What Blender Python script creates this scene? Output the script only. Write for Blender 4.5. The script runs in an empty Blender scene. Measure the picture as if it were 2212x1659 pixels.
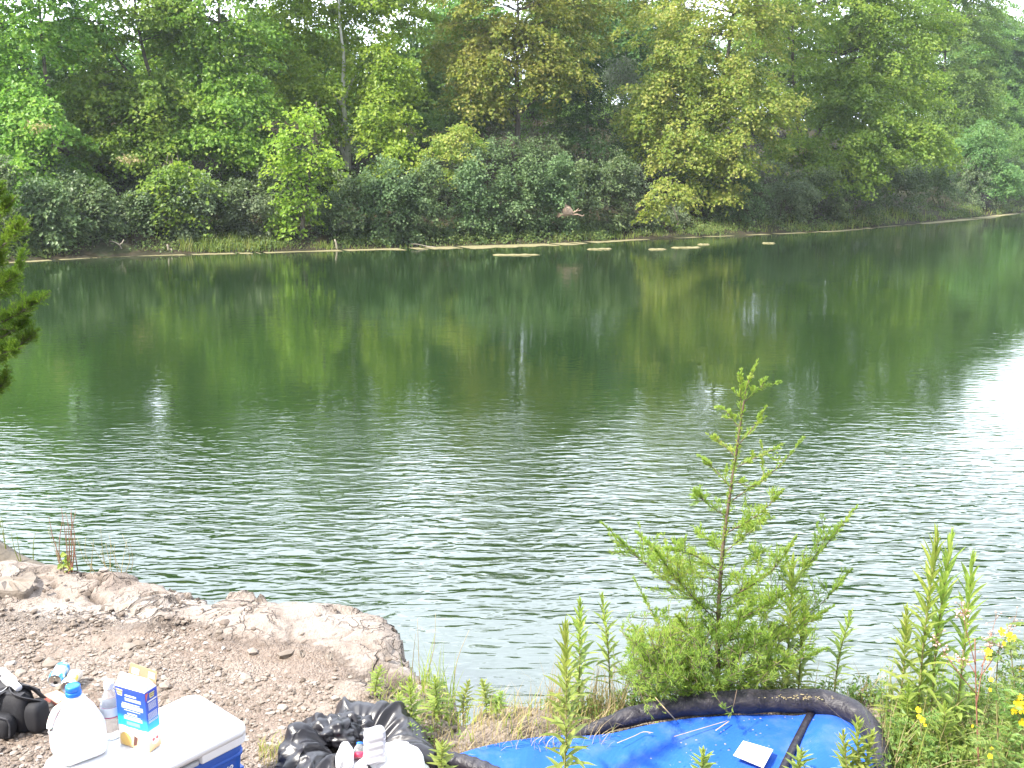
import bpy, math, random
import numpy as np
from mathutils import Vector

# ------------------------------------------------------------------ basics
S = bpy.context.scene
COL = S.collection
H = 3.8            # eye above the water
ZL = 1.6           # top of the rock ledge above the water
F = 963.0          # focal length in pixels of a 1024 wide frame
HZ = 175.0
PITCH = math.atan((384 - HZ) / F)
K = 1024 / 2212.0  # the photograph was measured in a 2212 wide view
R = math.radians

def ray(u, v):
    x = (u * K - 512) / F; y = -(v * K - 384) / F
    return np.array((x, math.cos(PITCH) + y * math.sin(PITCH), -math.sin(PITCH) + y * math.cos(PITCH)))
def at(u, v, z):
    r = ray(u, v); t = (z - H) / r[2]
    return np.array((r[0] * t, r[1] * t, z))
def pt(u, v, Y):
    r = ray(u, v); t = Y / r[1]
    return np.array((r[0] * t, Y, H + r[2] * t))

# ------------------------------------------------------------------ numpy noise
_prm = np.random.RandomState(7).permutation(256)
_val = np.random.RandomState(8).rand(256)
def _h(i, j, k=0):
    return _val[_prm[(_prm[(_prm[i & 255] + j) & 255] + k) & 255]]
def vnoise(x, y, seed=0):
    xi = np.floor(x).astype(int); yi = np.floor(y).astype(int)
    fx = x - xi; fy = y - yi
    fx = fx * fx * (3 - 2 * fx); fy = fy * fy * (3 - 2 * fy)
    a = _h(xi, yi, seed); b = _h(xi + 1, yi, seed); c = _h(xi, yi + 1, seed); d = _h(xi + 1, yi + 1, seed)
    return (a * (1 - fx) + b * fx) * (1 - fy) + (c * (1 - fx) + d * fx) * fy
def fbm(x, y, o=4, seed=0, g=.5):
    s = 0; a = 1; n = 0
    for i in range(o):
        s = s + a * vnoise(x * 2 ** i + 17.3 * i, y * 2 ** i - 9.1 * i, seed + i); n += a; a *= g
    return s / n
def worley(x, y, seed=0):
    xi = np.floor(x).astype(int); yi = np.floor(y).astype(int)
    d1 = np.full(x.shape, 9.); d2 = np.full(x.shape, 9.); ident = np.zeros(x.shape)
    for i in (-1, 0, 1):
        for j in (-1, 0, 1):
            px = xi + i + _h(xi + i, yi + j, seed); py = yi + j + _h(xi + i, yi + j, seed + 50)
            d = np.hypot(px - x, py - y); c = _h(xi + i, yi + j, seed + 90)
            ident = np.where(d < d1, c, ident)
            d2 = np.where(d < d1, d1, np.minimum(d2, d)); d1 = np.minimum(d1, d)
    return d1, d2, ident
def sstep(a, b, x):
    t = np.clip((x - a) / (b - a), 0, 1); return t * t * (3 - 2 * t)

# ------------------------------------------------------------------ mesh builder
class MB:
    def __init__(s): s.v = []; s.n = 0; s.f = []
    def add(s, v, f, mat=0, smooth=True):
        v = np.asarray(v, float).reshape(-1, 3)
        if isinstance(f, np.ndarray): f = [f]
        else:
            by = {}
            for q in f: by.setdefault(len(q), []).append(q)
            f = [np.array(q) for q in by.values()]
        for q in f:
            if len(q): s.f.append((q + s.n, mat, smooth))
        s.v.append(v); s.n += len(v)
    def mesh(s, name, mats):
        m = bpy.data.meshes.new(name)
        V = np.concatenate(s.v); m.vertices.add(len(V)); m.vertices.foreach_set('co', V.astype(np.float32).ravel())
        tot = np.concatenate([np.full(len(q), q.shape[1]) for q, _, _ in s.f])
        lv = np.concatenate([q.ravel() for q, _, _ in s.f])
        m.loops.add(len(lv)); m.loops.foreach_set('vertex_index', lv.astype(np.int32))
        m.polygons.add(len(tot))
        st = np.concatenate(([0], np.cumsum(tot)[:-1]))
        m.polygons.foreach_set('loop_start', st.astype(np.int32))
        m.polygons.foreach_set('loop_total', tot.astype(np.int32))
        m.polygons.foreach_set('material_index', np.concatenate([np.full(len(q), a) for q, a, _ in s.f]).astype(np.int32))
        m.polygons.foreach_set('use_smooth', np.concatenate([np.full(len(q), b) for q, _, b in s.f]).astype(bool))
        for x in (mats if isinstance(mats, (list, tuple)) else [mats]): m.materials.append(x)
        m.update(calc_edges=True); m.validate()
        return m
    def build(s, name, mats, parent=None, origin=None):
        if origin is not None:
            s.v = [v - np.asarray(origin) for v in s.v]
        o = bpy.data.objects.new(name, s.mesh(name, mats)); COL.objects.link(o)
        if origin is not None and not parent: o.location = [float(c) for c in origin]
        if parent: o.parent = parent
        return o

def tag(o, label=None, cat=None, group=None, kind=None):
    if label: o['label'] = label
    if cat: o['category'] = cat
    if group: o['group'] = group
    if kind: o['kind'] = kind
    return o
def empty(name, loc, label, cat, group=None, rz=0):
    o = bpy.data.objects.new(name, None); COL.objects.link(o); o.empty_display_size = .1
    o.location = [float(c) for c in loc]; o.rotation_euler = (0, 0, rz)
    return tag(o, label, cat, group)
def copy_tree(o, loc, rz, sc, label, parent=None):
    c = o.copy(); COL.objects.link(c); c.location = [float(q) for q in loc]; c.rotation_euler = (0, 0, rz); c.scale = sc
    c['label'] = label
    for ch in o.children:
        d = ch.copy(); COL.objects.link(d); d.parent = c
        for g in ch.children:
            e = g.copy(); COL.objects.link(e); e.parent = d
    return c

def nrm(a): return a / (np.linalg.norm(a, axis=-1, keepdims=True) + 1e-9)
def tube(mb, P, rad, sides=6, mat=0, cap=True):
    P = np.asarray(P, float); n = len(P)
    rad = np.full(n, rad) if np.isscalar(rad) else np.asarray(rad, float)
    T = nrm(np.gradient(P, axis=0))
    a = np.array((0., 0, 1)) if abs(T[0][2]) < .9 else np.array((1., 0, 0))
    U = nrm(np.cross(T, a)); W = np.cross(T, U)
    th = np.linspace(0, 2 * np.pi, sides, endpoint=False)
    V = P[:, None] + rad[:, None, None] * (np.cos(th)[None, :, None] * U[:, None] + np.sin(th)[None, :, None] * W[:, None])
    i = np.arange(n - 1)[:, None] * sides; j = np.arange(sides)[None]; jn = (j + 1) % sides
    q = np.stack([i + j, i + jn, i + sides + jn, i + sides + j], -1).reshape(-1, 4)
    fs = [tuple(x) for x in q]
    if cap: fs += [tuple(range(sides))[::-1], tuple(range((n - 1) * sides, n * sides))]
    mb.add(V.reshape(-1, 3), fs, mat)
def spline(P, n):
    P = np.asarray(P, float); m = len(P)
    if m == 2: return P[0] + (P[1] - P[0]) * np.linspace(0, 1, n)[:, None]
    Q = np.vstack([2 * P[0] - P[1], P, 2 * P[-1] - P[-2]])
    out = []
    for t in np.linspace(0, m - 1, n):
        i = min(int(t), m - 2); f = t - i
        a, b, c, d = Q[i:i + 4]
        out.append(.5 * (2 * b + (c - a) * f + (2 * a - 5 * b + 4 * c - d) * f * f + (3 * b - a - 3 * c + d) * f ** 3))
    return np.array(out)
def loft(mb, rings, mat=0, cap0=True, cap1=True, smooth=True, close=True):
    n = len(rings[0]); V = np.vstack(rings); fs = []
    for i in range(len(rings) - 1):
        for j in range(n if close else n - 1):
            k = (j + 1) % n
            fs.append((i * n + j, i * n + k, (i + 1) * n + k, (i + 1) * n + j))
    if cap0: fs.append(tuple(range(n))[::-1])
    if cap1: fs.append(tuple(range((len(rings) - 1) * n, len(rings) * n)))
    mb.add(V, fs, mat, smooth)
def rrect(hx, hy, r, z, seg=5, cx=0, cy=0):
    p = []
    r = min(r, hx, hy)
    for q, (sx, sy) in enumerate(((1, 1), (-1, 1), (-1, -1), (1, -1))):
        for k in range(seg + 1):
            a = math.pi / 2 * (q + k / seg)
            p.append((cx + sx * (hx - r) + r * math.cos(a), cy + sy * (hy - r) + r * math.sin(a), z))
    return np.array(p)
def circ(r, z, n=20, cx=0, cy=0):
    a = np.linspace(0, 2 * np.pi, n, endpoint=False)
    return np.stack([cx + r * np.cos(a), cy + r * np.sin(a), np.full(n, z)], 1)
def rbox(mb, hx, hy, z0, z1, r, e, mat=0, t=0, cx=0, cy=0):
    rings = []
    for k in range(4):
        a = math.pi / 2 * k / 3
        rings.append(rrect(hx - t - e + e * math.sin(a), hy - t - e + e * math.sin(a), r, z0 + e - e * math.cos(a), 5, cx, cy))
    for k in range(4):
        a = math.pi / 2 * k / 3
        rings.append(rrect(hx - e + e * math.cos(a), hy - e + e * math.cos(a), r, z1 - e + e * math.sin(a), 5, cx, cy))
    loft(mb, rings, mat)
def quad(mb, a, b, c, d, mat=0): mb.add([a, b, c, d], [(0, 1, 2, 3)], mat, False)
def text_mesh(body, size, mat, name, parent, M, shear=0, extrude=.0006):
    cu = bpy.data.curves.new(name, 'FONT'); cu.body = body; cu.size = size; cu.extrude = extrude; cu.shear = shear
    cu.resolution_u = 3; cu.align_x = 'CENTER'
    t = bpy.data.objects.new('t', cu); COL.objects.link(t)
    me = bpy.data.meshes.new_from_object(t.evaluated_get(bpy.context.evaluated_depsgraph_get()))
    bpy.data.objects.remove(t)
    me.materials.clear(); me.materials.append(mat); me.name = name
    o = bpy.data.objects.new(name, me); COL.objects.link(o); o.parent = parent; o.matrix_local = M
    return o

# ------------------------------------------------------------------ materials
def newmat(name):
    m = bpy.data.materials.new(name); m.use_nodes = True; nt = m.node_tree; nt.nodes.clear()
    out = nt.nodes.new('ShaderNodeOutputMaterial')
    return m, nt, out
def N(nt, t, **kw):
    n = nt.nodes.new(t)
    for k, v in kw.items():
        if k.startswith('i_'):
            key = k[2:].replace('_', ' ')
            n.inputs[int(key) if key.isdigit() else key].default_value = v
        else: setattr(n, k, v)
    return n
def ramp(nt, fac, stops, interp='LINEAR'):
    r = nt.nodes.new('ShaderNodeValToRGB'); e = r.color_ramp.elements; r.color_ramp.interpolation = interp
    while len(e) < len(stops): e.new(.5)
    for x, (p, c) in zip(e, stops): x.position = p; x.color = (*c, 1)
    nt.links.new(fac, r.inputs[0]); return r.outputs[0]
def mixc(nt, fac, a, b, mode='MIX'):
    m = nt.nodes.new('ShaderNodeMix'); m.data_type = 'RGBA'; m.blend_type = mode
    for s, x in ((0, fac), (6, a), (7, b)):
        if hasattr(x, 'is_output'): nt.links.new(x, m.inputs[s])
        else: m.inputs[s].default_value = x if s == 0 else (*x, 1)
    return m.outputs[2]
def math_(nt, op, a, b=0.):
    m = nt.nodes.new('ShaderNodeMath'); m.operation = op
    for s, x in ((0, a), (1, b)):
        if hasattr(x, 'is_output'): nt.links.new(x, m.inputs[s])
        else: m.inputs[s].default_value = x
    return m.outputs[0]
def noise(nt, scale, detail=4, rough=.55, coord='Object', vec=None, dist=0):
    n = N(nt, 'ShaderNodeTexNoise'); n.inputs['Scale'].default_value = scale; n.inputs['Detail'].default_value = detail
    n.inputs['Roughness'].default_value = rough; n.inputs['Distortion'].default_value = dist
    if vec is None:
        tc = N(nt, 'ShaderNodeTexCoord'); vec = tc.outputs[coord]
    nt.links.new(vec, n.inputs['Vector']); return n.outputs['Fac']
def bump(nt, h, dist, strength=1.):
    b = N(nt, 'ShaderNodeBump'); b.inputs['Distance'].default_value = dist; b.inputs['Strength'].default_value = strength
    nt.links.new(h, b.inputs['Height']); return b.outputs[0]
def principled(nt, out, col, rough=.6, spec=.5, normal=None, **kw):
    p = N(nt, 'ShaderNodeBsdfPrincipled')
    if hasattr(col, 'is_output'): nt.links.new(col, p.inputs['Base Color'])
    else: p.inputs['Base Color'].default_value = (*col, 1)
    if hasattr(rough, 'is_output'): nt.links.new(rough, p.inputs['Roughness'])
    else: p.inputs['Roughness'].default_value = rough
    p.inputs['Specular IOR Level'].default_value = spec
    if normal is not None: nt.links.new(normal, p.inputs['Normal'])
    for k, v in kw.items(): p.inputs[k.replace('_', ' ')].default_value = v
    nt.links.new(p.outputs[0], out.inputs[0]); return p
def simple(name, c1, c2=None, scale=8, rough=.5, spec=.5, bs=0, bd=.002, **kw):
    m, nt, out = newmat(name)
    c2 = c2 or tuple(x * .8 for x in c1)
    f = noise(nt, scale, 5)
    col = ramp(nt, f, [(.3, c2), (.7, c1)])
    nn = bump(nt, noise(nt, bs, 4), bd) if bs else None
    principled(nt, out, col, rough, spec, nn, **kw); return m
def leafmat(name, cols, transl=.45, rough=.45, clump=.5, spec=.25):
    """leaf colours differ leaf by leaf and branch by branch; thin leaves let some light through"""
    m, nt, out = newmat(name)
    g = N(nt, 'ShaderNodeNewGeometry'); oi = N(nt, 'ShaderNodeObjectInfo')
    f = noise(nt, clump, 2)
    f = math_(nt, 'ADD', math_(nt, 'MULTIPLY', g.outputs['Random Per Island'], .55), math_(nt, 'MULTIPLY', math_(nt, 'SUBTRACT', f, .28), 1.0))
    k = len(cols)
    col = ramp(nt, f, [(i / (k - 1) * .9 + .03, c) for i, c in enumerate(cols)])
    hs = N(nt, 'ShaderNodeHueSaturation'); nt.links.new(col, hs.inputs['Color'])
    nt.links.new(math_(nt, 'ADD', math_(nt, 'MULTIPLY', oi.outputs['Random'], .03), .485), hs.inputs['Hue'])
    nt.links.new(math_(nt, 'ADD', math_(nt, 'MULTIPLY', oi.outputs['Random'], .3), .85), hs.inputs['Value'])
    p = N(nt, 'ShaderNodeBsdfPrincipled'); nt.links.new(hs.outputs[0], p.inputs['Base Color'])
    p.inputs['Roughness'].default_value = rough; p.inputs['Specular IOR Level'].default_value = spec
    t = N(nt, 'ShaderNodeBsdfTranslucent')
    tc = mixc(nt, .5, hs.outputs[0], (.9, 1., .35), 'MULTIPLY')
    tb = N(nt, 'ShaderNodeHueSaturation'); tb.inputs['Value'].default_value = 1.5; nt.links.new(tc, tb.inputs['Color'])
    nt.links.new(tb.outputs[0], t.inputs['Color'])
    mx = N(nt, 'ShaderNodeMixShader'); mx.inputs[0].default_value = transl
    nt.links.new(p.outputs[0], mx.inputs[1]); nt.links.new(t.outputs[0], mx.inputs[2]); nt.links.new(mx.outputs[0], out.inputs[0])
    return m

L_SYC = leafmat('sycamore leaves', [(0.075, 0.158, 0.03), (0.138, 0.262, 0.042), (0.207, 0.333, 0.054), (0.287, 0.384, 0.068)])
L_BRIGHT = leafmat('young sycamore leaves', [(0.099, 0.203, 0.024), (0.183, 0.297, 0.035), (0.252, 0.365, 0.048), (0.336, 0.405, 0.059)])
L_YEL = leafmat('yellowing sycamore leaves', [(0.095, 0.162, 0.028), (0.179, 0.243, 0.042), (0.269, 0.292, 0.06), (0.381, 0.356, 0.11)])
L_DEEP = leafmat('broadleaf leaves', [(0.069, 0.146, 0.036), (0.109, 0.21, 0.051), (0.161, 0.274, 0.063), (0.218, 0.321, 0.078)])
L_PALE = leafmat('pale backdrop leaves', [(0.072, 0.156, 0.048), (0.108, 0.204, 0.066), (0.156, 0.252, 0.084), (0.204, 0.288, 0.096)])
L_BUSH = leafmat('honeysuckle leaves', [(0.049, 0.094, 0.034), (0.084, 0.138, 0.052), (0.119, 0.181, 0.069), (0.182, 0.237, 0.098)], .25)
L_OLIVE = leafmat('olive shrub leaves', [(0.066, 0.11, 0.055), (0.113, 0.161, 0.085), (0.159, 0.213, 0.108), (0.225, 0.258, 0.145)], .25)
L_SILVER = leafmat('silver shrub leaves', [(.09, .13, .09), (.14, .18, .13), (.19, .23, .17), (.25, .28, .22)], .25)
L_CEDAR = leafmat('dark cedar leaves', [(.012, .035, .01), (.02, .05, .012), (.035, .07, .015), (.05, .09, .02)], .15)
L_CEDARN = leafmat('cedar sprays', [(.05, .1, .014), (.08, .15, .02), (.13, .21, .028), (.19, .26, .045)], .4, clump=3)
L_SAP = leafmat('sapling sprays', [(0.127, 0.226, 0.044), (0.202, 0.333, 0.061), (0.292, 0.416, 0.083), (0.43, 0.44, 0.1)], .45, clump=3)
L_GOLD = leafmat('goldenrod leaves', [(.14, .2, .045), (.21, .28, .06), (.29, .35, .08), (.38, .4, .11)], .45, clump=5)
L_GREENW = leafmat('low weed leaves', [(0.075, 0.153, 0.04), (0.125, 0.212, 0.057), (0.188, 0.271, 0.069), (0.275, 0.33, 0.092)], .4, clump=3)
L_WEEDF = leafmat('far weed leaves', [(.04, .085, .025), (.075, .14, .035), (.12, .19, .045), (.17, .22, .07)], .3)
L_DRY = leafmat('dry grass blades', [(.22, .17, .09), (.34, .27, .15), (.45, .37, .22), (.3, .3, .1)], .3, clump=2)
L_SHORE = leafmat('shore grass blades', [(.1, .16, .03), (.16, .22, .045), (.23, .26, .07), (.27, .25, .1)], .35, clump=1)
B_WHITE = simple('white sycamore bark', (.74, .72, .66), (.42, .4, .34), 1.6, .85, .2, 9, .02)
B_GREY = simple('grey bark', (.16, .14, .115), (.07, .06, .05), 3, .9, .2, 14, .02)
B_TWIG = simple('brown twig bark', (.16, .115, .085), (.09, .065, .05), 14, .85, .2)
B_STEM = simple('green stem', (.19, .24, .07), (.2, .15, .08), 5, .7, .3)
B_RED = simple('red stem', (.26, .09, .07), (.2, .13, .08), 9, .7, .3)

# ------------------------------------------------------------------ camera
cam = bpy.data.cameras.new('camera'); co = bpy.data.objects.new('camera', cam); COL.objects.link(co)
co.location = (0, 0, H); co.rotation_euler = (math.pi / 2 - PITCH, 0, 0)
cam.sensor_width = 36; cam.lens = F / 1024 * 36; cam.clip_start = .05; cam.clip_end = 3000
S.camera = co

# ------------------------------------------------------------------ light
SUN_AZ, SUN_EL = R(-120), R(50)     # from +Y clockwise: high, from the left
sd = Vector((math.sin(SUN_AZ) * math.cos(SUN_EL), math.cos(SUN_AZ) * math.cos(SUN_EL), math.sin(SUN_EL)))
sl = bpy.data.lights.new('sun', 'SUN'); sl.energy = 4.4; sl.angle = R(4); sl.color = (1, .94, .84)
so = bpy.data.objects.new('sun', sl); COL.objects.link(so); so.location = (-30, -10, 60)
so.rotation_euler = (-sd).to_track_quat('-Z', 'Y').to_euler()
w = bpy.data.worlds.new('World'); S.world = w; w.use_nodes = True; wn = w.node_tree; wn.nodes.clear()
wo = wn.nodes.new('ShaderNodeOutputWorld'); bg = wn.nodes.new('ShaderNodeBackground'); sky = wn.nodes.new('ShaderNodeTexSky')
sky.sky_type = 'NISHITA'; sky.sun_disc = False; sky.sun_elevation = SUN_EL; sky.sun_rotation = SUN_AZ
sky.air_density = 1.0; sky.dust_density = 6.0; sky.ozone_density = 1.0; sky.altitude = 100
hs = wn.nodes.new('ShaderNodeHueSaturation'); hs.inputs['Saturation'].default_value = .55
wn.links.new(sky.outputs[0], hs.inputs['Color']); 
# broken white veil added over the hazy sky to brighten it and the water
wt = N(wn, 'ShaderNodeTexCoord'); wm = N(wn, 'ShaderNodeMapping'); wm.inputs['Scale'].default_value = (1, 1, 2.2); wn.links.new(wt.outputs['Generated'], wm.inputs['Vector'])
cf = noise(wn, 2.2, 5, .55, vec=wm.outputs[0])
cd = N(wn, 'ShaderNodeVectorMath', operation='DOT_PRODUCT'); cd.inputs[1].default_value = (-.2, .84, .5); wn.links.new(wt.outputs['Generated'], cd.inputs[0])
cg = N(wn, 'ShaderNodeMapRange', interpolation_type='SMOOTHSTEP'); cg.inputs[1].default_value = 0; cg.inputs[2].default_value = 1; cg.inputs[3].default_value = 3.2; cg.inputs[4].default_value = 14.5  # added sky glow ahead of the camera, for brighter water reflections
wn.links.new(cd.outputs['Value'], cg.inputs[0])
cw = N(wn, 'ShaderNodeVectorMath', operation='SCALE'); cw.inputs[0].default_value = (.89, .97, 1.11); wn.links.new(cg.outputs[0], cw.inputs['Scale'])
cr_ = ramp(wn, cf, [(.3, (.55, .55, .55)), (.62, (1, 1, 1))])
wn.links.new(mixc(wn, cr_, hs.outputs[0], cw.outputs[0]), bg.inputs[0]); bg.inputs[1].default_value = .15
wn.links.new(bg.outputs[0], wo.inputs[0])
S.view_settings.view_transform = 'Standard'; S.view_settings.look = 'None'; S.view_settings.gamma = 1
S.view_settings.exposure = 1.58
S.cycles.max_bounces = 8; S.cycles.diffuse_bounces = 3; S.cycles.glossy_bounces = 3; S.cycles.transmission_bounces = 6
S.cycles.transparent_max_bounces = 8; S.cycles.use_denoising = True

# ------------------------------------------------------------------ summer haze over the lake
m = bpy.data.materials.new('haze'); m.use_nodes = True; nt = m.node_tree; nt.nodes.clear(); out = nt.nodes.new('ShaderNodeOutputMaterial')
pv = nt.nodes.new('ShaderNodeVolumePrincipled'); pv.inputs['Color'].default_value = (.86, .93, 1, 1); pv.inputs['Density'].default_value = .0003; pv.inputs['Anisotropy'].default_value = .2
nt.links.new(pv.outputs[0], out.inputs['Volume'])
mb = MB(); x0, x1, y0, y1, z0, z1 = -260, 300, -70, 320, -5, 34
mb.add([(x0, y0, z0), (x1, y0, z0), (x1, y1, z0), (x0, y1, z0), (x0, y0, z1), (x1, y0, z1), (x1, y1, z1), (x0, y1, z1)], [(3, 2, 1, 0), (4, 5, 6, 7), (0, 1, 5, 4), (1, 2, 6, 5), (2, 3, 7, 6), (3, 0, 4, 7)], 0, False)
tag(mb.build('haze', m), kind='stuff')

# ------------------------------------------------------------------ far shore
_su = [(-900, 640), (-500, 604), (-200, 580), (0, 567), (100, 561), (250, 553), (400, 549), (550, 546), (700, 541), (850, 537), (1000, 532), (1200, 526), (1400, 516),
       (1600, 508), (1800, 499), (2000, 481), (2110, 470), (2212, 458), (2330, 447), (2480, 437), (2650, 429)]
SHORE = np.array([at(u, v, 0)[:2] for u, v in _su])
SHORE = np.vstack([[(-140, 6)], SHORE, [SHORE[-1] + (60, 40)]])
def shore_at(u):
    vs = np.interp(u, [a for a, _ in _su], [b for _, b in _su]); return at(u, vs, 0)
def hb(d):
    return np.interp(d, [-8, -2, 0, .4, 1.5, 4, 8, 14, 25, 60, 160], [-2.2, -.6, -.02, .1, .35, 1.2, 3.2, 5.5, 9.5, 14, 15])
# rows follow the shoreline, columns run inland
seg = np.concatenate([[0], np.cumsum(np.hypot(*np.diff(SHORE, axis=0).T))])
ss = np.linspace(0, seg[-1], 260)
SX = np.interp(ss, seg, SHORE[:, 0]); SY = np.interp(ss, seg, SHORE[:, 1])
for _ in range(6):
    SX[1:-1] = (SX[:-2] + SX[1:-1] + SX[2:]) / 3; SY[1:-1] = (SY[:-2] + SY[1:-1] + SY[2:]) / 3
tx = np.gradient(SX); ty = np.gradient(SY); tl = np.hypot(tx, ty); NX = -ty / tl; NY = tx / tl
for _ in range(30):
    NX[1:-1] = (NX[:-2] + NX[2:]) / 2; NY[1:-1] = (NY[:-2] + NY[2:]) / 2
dd = np.array([-8, -4, -2, -1, -.4, 0, .3, .6, 1, 1.6, 2.3, 3, 4, 5, 6.2, 7.5, 9, 11, 13, 16, 20, 25, 32, 45, 70, 110, 160])
GX = SX[:, None] + NX[:, None] * dd; GY = SY[:, None] + NY[:, None] * dd
GZ = hb(dd)[None] + (fbm(GX * .35, GY * .35, 4, 3) - .5) * np.clip(dd + 1, 0, 3)[None] * .35
def grid_faces(a, b):
    i = np.arange(a - 1)[:, None] * b + np.arange(b - 1)[None]
    return np.stack([i, i + b, i + b + 1, i + 1], -1).reshape(-1, 4)
m, nt, out = newmat('bank soil')
f = noise(nt, .8, 6); f2 = noise(nt, 6, 5)
c = ramp(nt, f, [(.3, (.022, .024, .012)), (.5, (.05, .042, .026)), (.62, (.035, .045, .018)), (.75, (.085, .065, .045))])
c = mixc(nt, .5, c, ramp(nt, f2, [(.3, (.3, .3, .3)), (.7, (1, 1, 1))]), 'MULTIPLY')
principled(nt, out, c, .95, .1, bump(nt, f2, .06)); M_SOIL = m
mb = MB(); mb.add(np.stack([GX, GY, GZ], -1).reshape(-1, 3), grid_faces(*GX.shape)); tag(mb.build('far_bank', M_SOIL), kind='structure')

def base_on_bank(u, d):
    p = shore_at(u); r = nrm(np.array((p[0], p[1])))
    # inland distance is along the shore normal: step along the view ray until it is reached
    i = np.argmin((SX - p[0]) ** 2 + (SY - p[1]) ** 2)
    k = d / max(.35, r[0] * NX[i] + r[1] * NY[i])
    q = p[:2] + r * k
    return np.array((q[0], q[1], float(hb(d)) - .06))

# ------------------------------------------------------------------ water
m, nt, out = newmat('lake water')
tc = N(nt, 'ShaderNodeTexCoord')
def mapped(scale, rot):
    mp = N(nt, 'ShaderNodeMapping'); mp.inputs['Scale'].default_value = scale; mp.inputs['Rotation'].default_value = (0, 0, rot)
    nt.links.new(tc.outputs['Object'], mp.inputs['Vector']); return mp.outputs[0]
n1 = noise(nt, 1, 2, .45, vec=mapped((2.5, 8.0, 1), R(10)), dist=.5)
n2 = noise(nt, 1, 1, .4, vec=mapped((4.6, 11, 1), R(-22)), dist=.5)
n3 = noise(nt, 1, 2, .5, vec=mapped((.35, .8, 1), R(5)))
wind = noise(nt, 1, 3, .5, vec=mapped((.09, .16, 1), R(12)))
wd = N(nt, 'ShaderNodeMapRange'); wd.inputs[1].default_value = .36; wd.inputs[2].default_value = .62; wd.inputs[3].default_value = .3; wd.inputs[4].default_value = 1.3
nt.links.new(wind, wd.inputs[0])
h = math_(nt, 'ADD', math_(nt, 'MULTIPLY', n1, 1.0), math_(nt, 'MULTIPLY', n2, .38))
sxyz = N(nt, 'ShaderNodeSeparateXYZ'); nt.links.new(tc.outputs['Object'], sxyz.inputs[0])
lee = N(nt, 'ShaderNodeMapRange', interpolation_type='SMOOTHSTEP'); nt.links.new(math_(nt, 'ADD', sxyz.outputs['Y'], math_(nt, 'MULTIPLY', math_(nt, 'SUBTRACT', wind, .5), 14.)), lee.inputs[0])    # sheltered under the far trees
for q, v_ in zip((1, 2, 3, 4), (6.5, 17.5, 1., .055)): lee.inputs[q].default_value = v_
lee2 = N(nt, 'ShaderNodeMapRange', interpolation_type='SMOOTHSTEP'); nt.links.new(sxyz.outputs['Y'], lee2.inputs[0])  # and under the ledge
for q, v_ in zip((1, 2, 3, 4), (5.2, 10.5, .27, 1.)): lee2.inputs[q].default_value = v_
h = math_(nt, 'MULTIPLY', math_(nt, 'MULTIPLY', h, wd.outputs[0]), math_(nt, 'MULTIPLY', lee.outputs[0], lee2.outputs[0]))
h = math_(nt, 'ADD', h, math_(nt, 'MULTIPLY', n3, math_(nt, 'ADD', math_(nt, 'MULTIPLY', lee.outputs[0], .5), .08)))
col = ramp(nt, noise(nt, .06, 3), [(.3, (.010, .023, .008)), (.7, (.013, .029, .008))])
p = principled(nt, out, col, .035, .5, bump(nt, h, .046)); p.inputs['IOR'].default_value = 1.85
M_WATER = m
mb = MB(); mb.add([(-240, -60, 0), (280, -60, 0), (280, 300, 0), (-240, 300, 0)], [(0, 1, 2, 3)]); tag(mb.build('water', M_WATER), kind='structure')

# ------------------------------------------------------------------ near ground: rock ledge
_le = [(-700, 1150), (-300, 1190), (0, 1212), (60, 1222), (130, 1228), (260, 1232), (340, 1243), (410, 1262), (455, 1291), (480, 1286), (530, 1281), (580, 1290), (640, 1300),
       (700, 1312), (760, 1322), (830, 1336), (857, 1352), (868, 1385), (888, 1425), (910, 1462), (955, 1468), (986, 1488), (990, 1512), (975, 1538), (1010, 1541), (1050, 1530),
       (1110, 1524), (1180, 1528), (1230, 1530), (1300, 1508), (1420, 1496), (1560, 1485), (1700, 1482), (1850, 1492), (2000, 1508), (2150, 1516), (2400, 1520), (2900, 1480)]
LEDGE = np.array([at(u, v, ZL)[:2] for u, v in _le]); LEDGE = np.vstack([[(-14, LEDGE[0][1] + 1)], LEDGE, [(14, LEDGE[-1][1])], [(14, -6)], [(-14, -6)]])
def edge_dist(x, y):
    best = np.full(x.shape, 99.); ins = np.zeros(x.shape, bool); n = len(LEDGE)
    for i in range(n):
        a = LEDGE[i]; b = LEDGE[(i + 1) % n]; e = b - a
        t = np.clip(((x - a[0]) * e[0] + (y - a[1]) * e[1]) / (e @ e), 0, 1)
        best = np.minimum(best, np.hypot(x - a[0] - t * e[0], y - a[1] - t * e[1]))
        c = ((a[1] > y) != (b[1] > y)) & (x < (b[0] - a[0]) * (y - a[1]) / (b[1] - a[1] + 1e-12) + a[0]); ins ^= c
    return np.where(ins, best, -best)
def rockmask(x, y, e):
    r = sstep(.75, .2, e + (fbm(x * 1.3, y * 1.3, 3, 21) - .5) * 1.3) * sstep(-.1, -.45, x - .5)
    return np.clip(r, 0, 1)
def ground_z(x, y):
    x = np.asarray(x, float); y = np.asarray(y, float)
    e = edge_dist(x, y)
    z = ZL + (fbm(x * .9, y * .9, 3, 5) - .5) * .09
    rk = rockmask(x, y, e)
    z = z + rk * (.03 + (fbm(x * 3.2, y * 3.2, 4, 9) - .5) * .13)
    z = z - sstep(.12, -.0, e) * .035                       # worn lip
    z = z + sstep(2.6, .4, y) * .5                          # the path climbs behind the photographer
    out_ = e < 0
    wall = ZL - .05 + e * (5 + 9 * fbm(x * 4, y * 4, 2, 33))
    z = np.where(out_, np.minimum(z, np.maximum(wall, -1.6)), z)
    return z
xs = np.concatenate([np.linspace(-14, -4.2, 24)[:-1], np.arange(-4.2, 3.6, .021), np.linspace(3.6, 14, 24)])
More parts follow.
